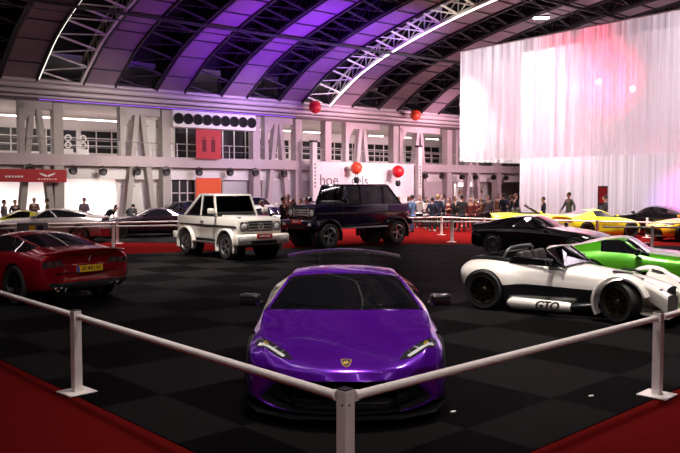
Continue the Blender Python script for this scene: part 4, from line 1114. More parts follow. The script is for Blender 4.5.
# the big white banner with red balloons in front
e, w, h = banner('wide white banner with thin grey lowercase lettering behind the dark off-roader', 'banner', (313, 163, 420, 197), .7, 'banner_white')
def ban_text(txt, px, py, size, m):
    t, z = onwall(px, py, .7); L = e.matrix_basis.inverted() @ hall(t, .7, z)
    put_text('lettering', txt, size, m, e, (L.x, -.012, L.z), (1, 0, 0), (0, 0, 1), depth=.005, bold=-.004)
ban_text('hoe', 329, 180.5, 1.05, 'print_grey'); ban_text('gels.', 361, 181, 1.0, 'print_grey'); ban_text('esi', 388, 181, .62, 'grey_panel')
for i, (p, lab) in enumerate(((313.5, 'slim white totem pillar at the left end of the white banner'), (418.5, 'slim white totem pillar at the right end of the white banner'))):
    t = tx(p, 1.0); tt = thing('totem_pillar', lab, 'pillar', hall(t, 1.0, 0), WR)
    b = MB(); b.box((0, 0, 2.55), (.36, .36, 5.0), bev=.02); b.box((0, 0, .05), (.8, .8, .1)); b.build('column_shaft', 'print_white', tt)
    b = MB(); b.box((0, 0, 5.12), (.40, .40, .12)); b.build('cap', 'steel_dark', tt)
    b = MB()
    for q in range(7): b.box((0, -.185, 2.2 + q * .24), (.09, .01, .13 + .04 * (q % 2)))
    b.build('vertical_lettering', 'print_grey', tt)
for px, py, rp, m, lab, bas in ((315, 107, 6.2, 'balloon_red', 'deep red round balloon hanging in front of the roof beam', False), (415.5, 115, 5.4, 'balloon_coral', 'orange red round balloon below the pale pink roof panels', False),
                                (356.5, 168, 6.0, 'balloon_coral', 'coral balloon with a small dark basket in front of the white banner', True), (398, 171.5, 6.0, 'balloon_red', 'crimson balloon with a small dark basket at the banner right half', True)):
    t, z = onwall(px, py, 1.6); p = hall(t, 1.6, z); r = rp / FPX * p.y
    e2 = thing('balloon', lab, 'balloon', p, WR)
    b = MB(); b.sphere((0, 0, 0), r, 24, (1, 1, 1.04)); b.lathe([(.03, -r * 1.10), (.05, -r * 1.0)], 12); b.build('envelope', m, e2, smooth=80)
    b = MB(); b.bar((0, 0, r), (0, 0, (zroof(1.6) - z) if not bas else 5.9 - z), .015); b.build('cord', 'steel_dark', e2)
    if bas:
        b = MB(); b.lathe([(.12, -r - .62), (.20, -r - .45), (.16, -r - .22), (.10, -r - .20)], 14); b.build('basket', 'black_plastic', e2, smooth=50)
        b = MB()
        for k in range(4): b.bar((.14 * math.cos(k * PI / 2), .14 * math.sin(k * PI / 2), -r - .25), (.25 * r * math.cos(k * PI / 2), .25 * r * math.sin(k * PI / 2), -r * .92), .012)
        b.build('basket_line', 'steel_dark', e2)
# round black spotlights along the underside of the gallery
LAMPS = [(30, 170, 'over the red winged banner'), (73, 171, 'right of the red winged banner'), (103, 172, 'above the bright white stand'), (137, 172, 'above the white bolted panels'), (166.5, 172, 'in front of the thick pillar by the bolted panels'),
         (199, 172.5, 'above the orange banner'), (230, 173, 'above the first grey shutter'), (255.5, 173, 'above the white off-roader roof'), (284, 174, 'above the pale shutter left of the white banner'), (425, 176, 'just right of the white banner'),
         (442, 176.5, 'above the grey shutter right of the white banner'), (462, 177, 'left of the plant shelves'), (475.5, 177.5, 'above the plant shelves'), (493.5, 177.5, 'right of the plant shelves'), (506, 178, 'nearest to the hanging curtain')]
for px, py, lab in LAMPS:
    t, z = onwall(px, py, .1); s_ = thing('spotlight', 'round black spotlight under the gallery ' + lab, 'spotlight', hall(t, .1, z), WR)
    b = MB(); b.lathe([(.001, .22), (.13, .20), (.19, .10), (.20, -.10), (.17, -.16), (.15, -.10), (.001, -.08)], 18, 'Y', (0, 0, 0)); b.build('lamp_body', 'black_plastic', s_, smooth=50)
    b = MB(); b.tube([(-.22, 0, 0), (-.22, 0, .20), (0, 0, .32), (.22, 0, .20), (.22, 0, 0)], .025, 6); b.bar((0, 0, .3), (0, .10, 3.31 - z), .05); b.build('bracket', 'black_plastic', s_)
# ground-floor shutters and walls under the gallery
for a, c, u, m, lab, z1 in ((222, 252, -.9, 'grey_panel', 'grey ribbed shutter under the gallery between the orange banner and a pillar', 2.6), (262, 311, -.5, 'grey_panel', 'wide pale ribbed shutter under the gallery left of the white banner', 2.6), (422, 453, -.5, 'concrete_pink', 'pink grey ribbed shutter right of the white banner', 2.6)):
    e, w, h = wallbox('roller_shutter', lab, 'shutter', a, 180, c, 215, u, .1, m, zb=0)
    b = MB(); n = 26
    for i in range(n): b.box((0, .05, (i + .5) * z1 / n), (w, .10 - .03 * (i % 2), z1 / n * .96))
    b.build('curtain', m, e)
    b = MB()
    for s in (-1, 1): b.box((s * w / 2, 0, z1 / 2), (.10, .2, z1))
    b.build('guide_rail', 'concrete', e)
e, w, h = wallbox('glass_partition', 'grey framed glass partition under the gallery left of the orange banner', 'partition', 171, 178, 195, 215, -1.0, .1, 'window_dark', zb=0)
slab(e, 'pane', w, 2.7, 'window_dark')
b = MB()
for i in range(4): b.box((-w / 2 + i * w / 3, -.02, 1.35), (.06, .08, 2.7))
for i in range(4): b.box((0, -.02, .2 + i * .8), (w, .08, .05))
b.build('mullion', 'frame_white', e)
b = MB(); b.box((0, 6.5, 1.65), (TR_ - TL, .2, 3.3)); struct(b, 'wall_stand', 'white_wall')
# stand furniture: lit white counter wall, rings on white partitions upstairs
for p, txt, lab in ((69, '9', 'left white partition with a white ring sign on the upper gallery'), (84, '9', 'right white partition with a white ring sign on the upper gallery')):
    t = tx(p, -2.); e = thing('partition', lab, 'partition', hall(t, -2., 3.9), WR)
    b = MB(); b.box((0, .05, .2), (.55, .08, .4)); b.build('board', 'white_panel', e)
    b = MB(); b.lathe([(.12, -.02), (.20, -.02), (.20, .03), (.12, .03)], 24, 'Y', (0, 0, 1.0), closed=True); b.lathe([(.11, -.02), (.19, -.02), (.19, .03), (.11, .03)], 24, 'Y', (0, 0, .61), closed=True); b.build('ring_sign', 'print_white', e)
e, w, h = wallbox('plant_shelf', 'white shelving with green plants under the gallery right of the shutters', 'shelf', 458, 180, 487, 215, -1.2, .1, 'white_panel', zb=0)
b = MB()
for z in (.4, 1.0, 1.6, 2.2, 2.75): b.box((0, .2, z), (w, .4, .05))
for i in range(5): b.box((-w / 2 + i * w / 4, .2, 1.4), (.05, .4, 2.8))
b.box((0, .42, 1.4), (w, .04, 2.8)); b.build('rack', 'white_panel', e)
mk('leaf_green', (.10, .22, .05), .6, noise=.3, nscale=8); mk('pot_tan', (.40, .22, .12), .6, noise=.1)
PL = ['leftmost', 'second', 'third', 'rightmost']
for i in range(4):
    x = -w / 2 + (i + .5) * w / 4; pt = e.matrix_basis @ V((x, .18, 1.63))
    pp = thing('potted_plant', 'green potted plant on the white shelving, %s in its row' % PL[i], 'plant', pt, WR)
    b = MB(); b.lathe([(.10, 0), (.15, .22), (.13, .22), (.001, .18)], 14); b.build('pot', 'pot_tan', pp, smooth=50)
    b = MB()
    for k in range(46):
        a = random.uniform(0, 2 * PI); el = random.uniform(.1, 1.4); L = random.uniform(.12, .24)
        d = V((math.cos(a) * math.cos(el), math.sin(a) * math.cos(el) * .3, math.sin(el))); s0 = V((0, 0, .2)); sd = d.cross(V((0, 0, 1))).normalized() * .045
        v = [b.bm.verts.new(q) for q in (s0, s0 + d * L * .6 + sd, s0 + d * L, s0 + d * L * .6 - sd)]; b._f(v)
    b.build('leaves', 'leaf_green', pp)
# ceiling tubes of gallery and stands
for lvl, z, y, ps in (('upper gallery', 6.15, 3.2, (6, 26, 46, 74, 94, 110, 268, 288, 312, 376, 404, 432)), ('stand floor', 3.25, 2.6, (14, 84, 108, 150, 210, 276, 436, 470))):
    for p in ps:
        t = tx(p, -y); L = thing('ceiling_light', 'white tube light under the ceiling of the ' + lvl, 'ceiling light', hall(t, -y, z), WR, 'tube lights of the ' + lvl)
        b = MB(); b.box((0, 0, -.02), (1.5, .16, .06)); b.build('fixture', 'frame_white', L)
        b = MB(); b.tube([(-.7, 0, -.07), (.7, 0, -.07)], .035, 8); b.build('tube', 'tube_light', L)
# ------------------------------------------------------------------ big hanging curtain
CQ = V((6.42, 43.0, 0))
def cpt(a, w): return CQ + Nd * a + Wd * w
def ring_path(a0, a1, w0, w1, r, step=.06):
    """rounded rectangle, from the far end of the left side round to the hall side"""
    pts = []
    def line(p, q):
        n = max(2, int((q - p).length / step)); pts.extend(p.lerp(q, i / n) for i in range(n))
    def bend(c, d0, d1):
        n = 26; pts.extend(c + d0 * math.cos(PI / 2 * i / n) * r + d1 * math.sin(PI / 2 * i / n) * r for i in range(n))
    line(cpt(a1, w0), cpt(a0 + r, w0)); bend(cpt(a0 + r, w0 + r), -Wd, -Nd)
    line(cpt(a0, w0 + r), cpt(a0, w1 - r)); bend(cpt(a0 + r, w1 - r), -Nd, Wd)
    line(cpt(a0 + r, w1), cpt(a1, w1))
    return pts
def curtain(name, label, path, z0, z1, m, amp, track=True):
    e = thing(name, label, 'curtain', (path[0].x, path[0].y, z0)); O = V((path[0].x, path[0].y, z0))
    bm = bmesh.new(); uvl = bm.loops.layers.uv.new('UVMap'); s = 0.; rows = []; ss = []
    rnd = random.Random(len(path))
    ph = [rnd.uniform(0, 6.28) for _ in range(5)]
    for i, p in enumerate(path):
        if i: s += (p - path[i - 1]).length
        tg = (path[min(i + 1, len(path) - 1)] - path[max(i - 1, 0)]).normalized(); nr = V((tg.y, -tg.x, 0))
        w = math.sin(s * 9.5 + ph[0] + 1.3 * math.sin(s * .9)) + .6 * math.sin(s * 17 + ph[1]) + .8 * math.sin(s * 3.7 + ph[2])
        col = []
        for k in range(5):
            f = k / 4
            q = p + nr * w * amp * (1.0 - .45 * f) - O
            col.append(bm.verts.new((q.x, q.y, (z1 - z0) * f)))
        rows.append(col); ss.append(s)
    for i in range(len(rows) - 1):
        for k in range(4):
            f = bm.faces.new([rows[i][k], rows[i + 1][k], rows[i + 1][k + 1], rows[i][k + 1]])
            for lp, (u, v) in zip(f.loops, ((ss[i], k), (ss[i + 1], k), (ss[i + 1], k + 1), (ss[i], k + 1))): lp[uvl].uv = (u, v)
    me = bpy.data.meshes.new('cloth'); bm.to_mesh(me); bm.free()
    link_mesh('cloth', me, m, e, smooth=180)
    if track:
        b = MB(); b.tube([V((p.x - O.x, p.y - O.y, z1 - z0 + .03)) for p in path[::6]], .04, 6); b.build('curtain_track', 'rail_metal', e)
    return e
ZB, ZT = 3.62, 9.72
curtain('hanging_curtain', 'huge sheer white ring curtain hanging from the roof at the right', ring_path(0, 25, 0, 13, 1.0), ZB, ZT, 'sheer', .035)
curtain('inner_curtain', 'floor-length sheer white curtain below and inside the hanging ring curtain', ring_path(2.5, 24, 2.4, 11.0, .8), .02, 9.6, 'sheer_low', .03, track=False)
# what the sheer cloth shows inside: stage truss with lamps, red lit banner, red poster frame
tr = thing('stage_truss', 'lighting truss glimpsed through the upper sheer curtain', 'truss', cpt(5, 5.0) + V((0, 0, 7.4)), math.atan2(Nd.y, Nd.x))
b = MB()
for yy, zz in ((-.2, 0), (.2, 0), (0, .35)): b.tube([(0, yy, zz), (18, yy, zz)], .03, 6)
for k in range(30): b.bar((k * .6, -.2, 0), (k * .6 + .3, 0, .35), .02); b.bar((k * .6 + .3, 0, .35), (k * .6 + .6, .2, 0), .02)
b.build('truss_tube', 'rail_metal', tr)
b = MB(); b.tube([(2, 0, .3), (2, 0, 5.3)], .02, 6); b.tube([(16, 0, .3), (16, 0, 5.3)], .02, 6); b.build('hanging_cable', 'steel_dark', tr)
for px, py, lab in ((598, 82, 'left bright stage lamp glimpsed through the upper curtain'), (632, 89, 'right bright stage lamp glimpsed through the upper curtain')):
    rr = ray(px, py); o = V((0, 0, H)); wv = 5.0
    wv = 4.3; k = (wv - (o - CQ).dot(Wd)) / rr.dot(Wd); p = o + rr * k
    e = thing('stage_lamp', lab, 'stage lamp', p, 0)
    b = MB(); b.lathe([(.10, .25), (.16, .10), (.20, -.12), (.18, -.12), (.12, .05)], 18, 'Y'); b.build('lamp_housing', 'black_plastic', e, smooth=50)
    b = MB(); b.sphere((0, -.10, 0), .13, 14); b.build('lamp_lens', 'stage_glow', e)
    b = MB(); b.bar((0, .05, .1), (0, .05, max(.3, 7.4 - p.z)), .04); b.build('lamp_hanger', 'black_plastic', e)
# ceiling floodlight
p = at(541, 18, 43); e = thing('floodlight', 'bright white floodlight under the dark roof left above the curtain', 'floodlight', p, 0)
b = MB(); b.box((0, 0, .12), (.9, .4, .2), bev=.04); b.build('lamp_housing', 'steel_dark', e)
b = MB(); b.box((0, 0, .0), (.8, .32, .05)); b.build('lamp_lens', 'flood_glow', e)
b = MB(); b.bar((0, 0, .2), (0, 0, 1.6), .05); b.build('lamp_hanger', 'steel_dark', e)

# ------------------------------------------------------------------ barriers
HP = .846
def post(label, p, rz, nm='barrier_post', group=None):
    t = thing(nm, label, 'barrier post', (p[0], p[1], 0), rz, group)
    b = MB(); b.box((0, 0, HP / 2 + .006), (.085, .085, HP - .012), bev=.006); sh = b.build('post_tube', 'post_white', t)
    b = MB(); b.box((0, 0, .006), (.30, .30, .012), bev=.003); b.build('base_plate', 'post_white', t)
    b = MB(); b.box((0, 0, HP + .003), (.078, .078, .006)); b.build('end_cap', 'black_plastic', t)
    b = MB(); b.lathe([(.001, -.002), (.007, -.002), (.007, .002), (.001, .002)], 10, 'Y', (-.012, -.044, HP - .09)); b.lathe([(.001, -.002), (.007, -.002), (.007, .002), (.001, .002)], 10, 'X', (-.044, -.012, HP - .09)); b.build('rail_bolt', 'print_black', sh)
    return t
def rail(label, p, q, gap=.078, z=HP - .055, r=.030, group=None):
    p, q = V((p[0], p[1], z)), V((q[0], q[1], z)); d = (q - p).normalized(); p += d * gap; q -= d * gap
    t = thing('barrier_rail', label, 'barrier rail', p, 0, group); L = q - p
    b = MB(); b.tube([(0, 0, 0), L], r, 20); b.build('rail_tube', 'post_white', t, smooth=50)
    for e0, e1 in (((0, 0, 0), d * .03), (L, L - d * .03)):
        b = MB(); b.tube([e0, e1], r + .006, 16); b.build('rail_socket', 'post_white', t, smooth=50)
    return t
A45 = math.radians(45)
PC = ground(345.5, 522); PLf = ground(77, 392); PR = ground(657, 395); PL2 = PC + (PLf - PC) * 2.0; PR2 = PC + (PR - PC) * 2.0
post('nearest white barrier post, in front of the purple car', PC, math.radians(47))
post('white barrier post on a square plate at the left edge of the red carpet', PLf, math.radians(47))
post('white barrier post on a square plate at right by the white roadster nose', PR, math.radians(45))
rail('round white rail from the nearest post to the left post', PC, PLf); rail('round white rail from the nearest post to the right post', PC, PR)
rail('round white rail running on left of the left post, before the red car', PLf, PL2); rail('round white rail running on right of the right post', PR, PR2)
# far barriers: two rows on each side of the red aisle
FAR = [  # (px, base y) chains with their own wording
    ('on the near edge of the red aisle by the red car', [(-30, 254), (113.5, 249.5), (268, 246)]),
    ('on the far edge of the red aisle before the dark coupe', [(-20, 247), (117.5, 243.5), (258, 239)]),
]
for txt, ch in FAR:
    g = [ground(*c) for c in ch]
    for i, q in enumerate(g[1:2]): post('white post %s' % txt, q, A45)
    for i, (a, c) in enumerate(zip(g, g[1:])): rail('white rail %s, %s span' % (txt, ('left', 'right')[i]), a, c)
g = [ground(*c) for c in ((380, 236.2), (441.5, 234.8), (484, 237.5), (597, 241.5), (700, 245))]
W4 = ['by the man in blue denim', 'beside the crowd in front of the dark suits', 'behind the black coupe roof', 'beside the yellow coupe rear']
for i, q in enumerate(g[1:4]): post('white far-row post ' + ['left of the dark suited crowd', 'behind the black coupe tail', 'in front of the yellow coupe'][i], q, A45)
for i, (a, c) in enumerate(zip(g, g[1:])): rail('white far-row rail ' + ['behind the off-roader tail', 'left of the black coupe', 'behind the black coupe roof', 'in front of the yellow coupe'][i], a, c)
g2 = [ground(*c) for c in ((402, 241.5), (452, 242), (560, 243))]
post('white post of the near barrier row between the dark off-roader and the black coupe', g2[1], A45)
rail('white rail of the near barrier row behind the dark off-roader wheel', g2[0], g2[1]); rail('white rail of the near barrier row reaching the black coupe', g2[1], g2[2])
g3 = [ground(*c) for c in ((600, 250.5), (652, 251), (730, 251.5))]
post('white post of the near barrier row above the green car roof', g3[1], A45)
rail('white rail of the near barrier row behind the green car, left span', g3[0], g3[1]); rail('white rail of the near barrier row behind the green car, right span', g3[1], g3[2])
post('white post far behind the amber car, near the sheer curtain', ground(647, 237.6), A45)
q = ground(463.5, 226); post('white post standing inside the crowd by the man in a black suit', q, A45)

# ------------------------------------------------------------------ cars
def gp(px, y): p = ground(px, y); return (p.x, p.y, 0)
R_ = math.radians
def fwd(p, rz, d): return (p[0] + math.cos(rz) * d, p[1] + math.sin(rz) * d, 0)
build_wedge((.055, 6.33 + 2.25, 0), R_(-90))
build_red_gt((-6.30, 14.95, 0), R_(141))
rz = R_(-50)
cx = (-3.33, 21.9); off = .80   # near front wheel -> axle centre
p0 = (cx[0] + math.cos(rz + PI / 2) * off, cx[1] + math.sin(rz + PI / 2) * off, 0)
build_offroader('cream white short open-top off-roader with a red front plate', p0, rz, 'cream_paint', 2.40, .56, 1.24, 1.92, -1.75, -2.62, 'grey_alloy', .385, .27, 'pale_glass', 'offroad_car', .12, (-.62, -1.58))
rz = R_(222); cx = (-.35, 26.0)
p0 = (cx[0] + math.cos(rz + PI / 2) * -.85, cx[1] + math.sin(rz + PI / 2) * -.85, 0)
dg_ = build_offroader('dark midnight-coloured long luxury off-roader with big silver wheels', p0, rz, 'midnight_paint', 3.43, .78, 1.50, 2.23, -3.05, -3.72, 'alloy', .44, .30, 'smoke_glass', 'luxury_offroad_car', .13, (-.68, -1.62, -2.78))
b = MB(); b.box((-3.72, 0, 1.62), (.18, 1.2, .30), ry=-.2, bev=.06, seg=3); b.build('rear_seat', 'tan_leather', dg_, smooth=50)
b = MB(); b.box((-3.55, .77, 1.36), (1.1, .01, .22)); b.box((-3.55, -.77, 1.36), (1.1, .01, .22)); b.box((-3.75, 0, 1.505), (.65, 1.5, .012)); b.build('tail_panel', 'plum_paint', dg_)
pr_, pf_ = ground(484, 309.3), ground(619.5, 324); rz = math.atan2(pf_.y - pr_.y, pf_.x - pr_.x)
build_roadster((pr_.x - math.sin(rz) * .86, pr_.y + math.cos(rz) * .86, 0), rz)
build_coupe('bright green coupe with flared wings behind the white roadster', (6.3, 14.9, 0), R_(-27), 'green_paint', dict(s=(.93, .98, .92), x=(-2.35, -2.80, -3.30, -4.0), roof=1.24, xr=-3.55, tail=.93, mirror='gloss_black'), rims='bronze_alloy')
build_coupe('glossy black coupe behind the white roadster cockpit', (6.35, 23.3, 0), R_(-38), 'black_paint', dict(s=(.96, .96, .98), roof=1.30, quarter=True, tail=.98), rims='alloy', spokes=10)
build_coupe('yellow coupe seen from its tail in front of the sheer curtain', (10.95, 31.9, 0), R_(17), 'yellow_paint', dict(s=(.80, .90, .98), roof=1.25), rims='dark_alloy', spokes=5)
build_convertible('yellow open convertible half hidden behind the black coupe', (9.35, 36.0, 0), R_(-8), 'yellow_paint')
build_coupe('dark plum coupe beyond the yellow coupe front', (14.2, 34.2, 0), R_(128), 'black_paint', dict(s=(.95, .95, 1.05)), rims='alloy')
build_coupe('amber coupe cut off by the right edge of the view', (14.5, 30.1, 0), R_(188), 'amber_paint', dict(s=(.95, .95, .98), roof=1.2), rims='dark_alloy')
build_coupe('silver pink fastback coupe with dark windows beyond the red car', (-11.3, 29.0, 0), R_(186), 'silver_paint', dict(s=(1.0, .92, 1.06), x=(-1.75, -2.3, -3.0, -4.0), quarter=True, roof=1.26), rims='alloy', spokes=12)
build_coupe('dark coupe facing left in front of the white bolted panels', (-8.4, 32.8, 0), R_(205), 'plum_dark', dict(s=(.98, .95, .98), quarter=True), rims='dark_alloy')
build_coupe('black fastback behind the tail of the white off-roader', (-7.3, 37.0, 0), R_(-40), 'black_paint', dict(s=(.95, .95, 1.16), quarter=True), rims='alloy')
build_coupe('black coupe at the far left beyond the red car roof', (-10.6, 19.6, 0), R_(-20), 'black_paint', dict(s=(1, .97, 1.04), quarter=True), rims='dark_alloy')
build_coupe('white high-roofed car behind the white off-roader', (-4.5, 41.0, 0), R_(-60), 'white_paint', dict(s=(.95, .95, 1.28), quarter=True), rims='alloy')
build_coupe('small dark car behind the hood of the white off-roader', (-2.75, 34.0, 0), R_(-30), 'black_paint', dict(s=(.9, .95, 1.0), quarter=True), rims='alloy')
build_coupe('dark blue car behind the tail of the dark off-roader', (3.9, 41.5, 0), R_(200), 'navy_paint', dict(s=(.95, .95, 1.15), quarter=True), rims='alloy')
build_coupe('small yellow sports car in the crowd under the red winged banner', (-14.0, 32.2, 0), R_(200), 'yellow_paint', dict(s=(.85, .9, .92)), rims='alloy')
build_coupe('dark saloon behind the crowd right of the white banner', (8.7, 47.5, 0), R_(170), 'black_paint', dict(s=(1, .95, 1.1), quarter=True), rims='alloy')

# sign boards
p = ground(33, 254); e = thing('info_board', 'low grey information board with a yellow and a dark square before the silver coupe', 'sign', p, 0)
b = MB(); b.box((0, 0, .82), (.98, .05, .34), bev=.01); b.build('board', 'grey_dark', e)
b = MB(); b.box((0, -.027, .80), (.20, .008, .22)); b.build('yellow_square', 'plate_yellow', e); b = MB(); b.box((.26, -.027, .80), (.20, .008, .22)); b.build('dark_square', 'cloth_navy', e)
for s in (-1, 1): b = MB(); b.bar((s * .38, 0, .66), (s * .38, 0, .02), .04); b.box((s * .38, 0, .01), (.08, .35, .02)); b.build('leg', 'rail_metal', e)
q = ground(113.5, 249.5); p = ground(107, 249.7); e = thing('sign_plate', 'small pinkish red sign plate hung on the aisle barrier rail', 'sign', (p.x, p.y - .14, .60), 0)
b = MB(); b.box((0, 0, 0), (.32, .012, .26), bev=.003); b.build('plate', 'banner_red', e); b = MB()
for s in (-1, 1): b.bar((s * .1, .005, .12), (s * .1, .02, .17), .012)
b.build('hook', 'chrome', e)
p = at(602.5, 206, 36.2); e = thing('poster_frame', 'upright red poster frame in front of the floor-length curtain', 'poster', (p.x, p.y, 0), 0)
b = MB(); b.box((0, 0, 1.35), (.46, .08, 1.7), bev=.01); b.box((0, 0, .25), (.10, .10, .5)); b.box((0, 0, .015), (.6, .5, .03)); b.build('frame', 'steel_dark', e)
b = MB(); b.box((0, -.045, 1.75), (.38, .01, .75)); b.build('red_poster', 'banner_red', e); b = MB(); b.box((0, -.045, .95), (.38, .01, .65)); b.build('dark_poster', 'cloth_grey', e)

for (px, py), lab in (((453, 412), 'tiny white paper scrap on the black carpet right of the purple car'), ((591, 396), 'tiny white paper scrap on the black carpet near the right post')):
    p = ground(px, py); e = thing('paper_scrap', lab, 'litter', p, .6)
    b = MB(); b.prism([(-.035, -.012), (.02, -.018), (.04, .004), (.0, .016), (-.03, .010)], .001, .008, 'Z'); b.build('crumpled_sheet', 'print_white', e)
# ------------------------------------------------------------------ people
def per(px, yh, d, label, jacket='cloth_black', face=-90, pose='stand', hh=None, **kw):
    """placed by the height of the head in the view and the distance"""
    p = at(px, yh, d)
    return person(label, (p.x, d, 0), face, pose, jacket=jacket, h=hh or min(1.9, max(1.5, p.z)), **kw)
P_ = [
 (84, 198, 36, 'man in a pale blue shirt looking down behind the silver coupe', dict(jacket='cloth_lavender', face=-80, pose='hold')),
 (47, 198.5, 36, 'person in an olive and black jacket near the foot of the gallery frame', dict(jacket='cloth_olive', face=200, pose='stand')),
 (34, 198, 37, 'person in a brown jacket left of the olive-jacketed person', dict(jacket='cloth_brown', face=-60, pose='hold', hair='hair_grey')),
 (15, 200, 35.5, 'person dressed in black beside the leftmost white wall', dict(jacket='cloth_black', face=-40, pose='pocket')),
 (4, 200, 34, 'person in dark clothes cut off by the left edge', dict(jacket='cloth_grey', face=0, pose='stand')),
 (106, 209, 33.2, 'dark-haired person bending beside the dark coupe hood', dict(jacket='cloth_black', face=-20, pose='bend', hh=1.62)),
 (130, 208.5, 34.2, 'person seen as a dark head above the dark coupe roof', dict(jacket='cloth_black', face=90, pose='bend', hh=1.62)),
 (268, 203, 30, 'person in a lavender shirt leaning towards the white off-roader hood', dict(jacket='cloth_lavender', face=180, pose='lean', hh=1.66, hair='hair_grey')),
 (283, 197, 30.5, 'tall dark-haired person at the left of the group by the dark off-roader grille', dict(jacket='cloth_black', face=-20, pose='folded', hair='hair_dark')),
 (288, 194.5, 32, 'tall person in maroon at the back of the group by the pale shutter', dict(jacket='cloth_maroon', face=-90, pose='stand', hair='hair_brown')),
 (293, 199, 30.8, 'red-haired woman in the group by the dark off-roader grille', dict(jacket='cloth_brown', face=-150, pose='stand', hair='hair_red', long=True)),
 (300, 199, 32.3, 'brown-haired person in the group left of the off-roader windscreen', dict(jacket='cloth_tan', face=-100, pose='hold', hair='hair_brown')),
 (306.5, 197.5, 31.5, 'person in black at the right of the group next to the off-roader windscreen', dict(jacket='cloth_black', face=-160, pose='folded', hair='hair_dark')),
 (412, 195, 35.5, 'man in blue denim jacket and jeans right of the dark off-roader tail', dict(jacket='cloth_blue', trousers='denim', face=150, pose='pocket', hair='hair_dark')),
 (419.5, 195.5, 39, 'person in a white shirt far behind the man in blue denim', dict(jacket='cloth_white', face=-90, pose='stand')),
 (427, 197.5, 38, 'person in a black and white top with dark hair left of the navy coats', dict(jacket='cloth_white', face=-60, pose='hold', hair='hair_dark', long=True)),
 (432.5, 197.5, 36, 'left person of the two in navy coats, dark-haired', dict(jacket='cloth_navy', face=60, pose='pocket', sneak=True, hair='hair_dark')),
 (438, 194.5, 36.8, 'right person of the two in navy coats, blond-haired', dict(jacket='cloth_navy', face=110, pose='stand', hair='hair_blond')),
 (443.5, 194.5, 38, 'person in a grey jacket right of the navy coats', dict(jacket='cloth_grey', face=180, pose='hold', hair='hair_dark')),
 (449, 198, 38.5, 'brown-haired woman in maroon left of the black suit', dict(jacket='cloth_maroon', face=-120, pose='folded', hair='hair_brown', long=True)),
 (454.5, 196.5, 37.2, 'person in black holding something left of the black suit', dict(jacket='cloth_black', face=-30, pose='hold', hair='hair_brown')),
 (462, 195, 36.2, 'broad man in a black suit in the middle of the crowd', dict(jacket='cloth_black', face=80, pose='stand', hair='hair_dark')),
 (470.5, 197, 37.5, 'person in a maroon jumper right of the black suit', dict(jacket='cloth_maroon', face=-90, pose='stand', hair='hair_dark')),
 (476, 198.5, 39, 'woman in a dark red coat with brown hair by the plant shelves', dict(jacket='cloth_maroon', face=-70, pose='folded', hair='hair_brown', long=True)),
 (481, 197, 40.5, 'short-haired person in brown by the plant shelves', dict(jacket='cloth_brown', face=-110, pose='hold', hair='hair_dark')),
 (488, 195, 41, 'person in grey standing right of the plant shelves', dict(jacket='cloth_grey', face=-90, pose='stand', hair='hair_dark')),
 (499, 193.8, 43, 'person in a pale top behind the man in the navy suit', dict(jacket='cloth_tan', face=-90, pose='stand', hair='hair_brown')),
 (504, 193.5, 41.5, 'tall man in a navy suit left of the floor-length curtain', dict(jacket='cloth_navy', face=100, pose='stand', hair='hair_dark')),
 (511.5, 195, 41, 'person in black between the navy suit and the curtain edge', dict(jacket='cloth_black', face=170, pose='folded', hair='hair_dark')),
 (516, 193.5, 42.5, 'person in dark clothes right at the curtain edge', dict(jacket='cloth_black', face=190, pose='stand', hair='hair_brown')),
 (543.5, 197, 37.4, 'person in dark clothes in front of the curtain behind the yellow convertible', dict(jacket='cloth_navy', face=180, pose='stand', hair='hair_dark')),
 (569, 192.5, 37.2, 'man in a grey suit walking along the floor-length curtain', dict(jacket='cloth_grey', trousers='cloth_grey', face=200, pose='walk', hair='hair_brown')),
 (605.5, 195.5, 34.6, 'man in a black suit standing behind the yellow coupe', dict(jacket='cloth_black', face=150, pose='stand', hair='hair_dark')),
]
for px, yh, dd, lab, kw in P_:
    if kw.pop('sneak', None): kw['shoes'] = 'sneaker'
    per(px, yh, dd, lab, **kw)

# ------------------------------------------------------------------ light
def area(nm, loc, tgt, e, size, col=(1, 1, 1), sy=None, spread=180):
    l = bpy.data.lights.new(nm, 'AREA'); l.energy = e; l.color = col; l.size = size; l.spread = math.radians(spread)
    if sy: l.shape = 'RECTANGLE'; l.size_y = sy
    o = bpy.data.objects.new(nm, l); COL.objects.link(o); o.location = loc
    o.rotation_euler = (V(tgt) - V(loc)).to_track_quat('-Z', 'Y').to_euler(); return o
def spot(nm, loc, tgt, e, ang, col=(1, 1, 1), r=.2, blend=.5):
    l = bpy.data.lights.new(nm, 'SPOT'); l.energy = e; l.color = col; l.spot_size = math.radians(ang); l.spot_blend = blend; l.shadow_soft_size = r
    o = bpy.data.objects.new(nm, l); COL.objects.link(o); o.location = loc
    o.rotation_euler = (V(tgt) - V(loc)).to_track_quat('-Z', 'Y').to_euler(); return o
VIO, PNK = (.24, .03, 1.), (1., .42, .56)
# added wash lights without fixtures, afloat in the hall, colouring the roof bands
for t, c, e in ((-15, (.55, .10, .6), 120), (-9.7, (.34, .05, .9), 2700), (-5.6, VIO, 8500), (-1.4, (.27, .05, 1.), 5200), (2.7, (.9, .36, .70), 1200), (7, PNK, 700), (11, PNK, 450), (15.5, PNK, 300)):
    spot('roof_wash', hall(t, 13, 4.2), hall(t, 6.8, 10.6), e, 80, c, .3, .8)
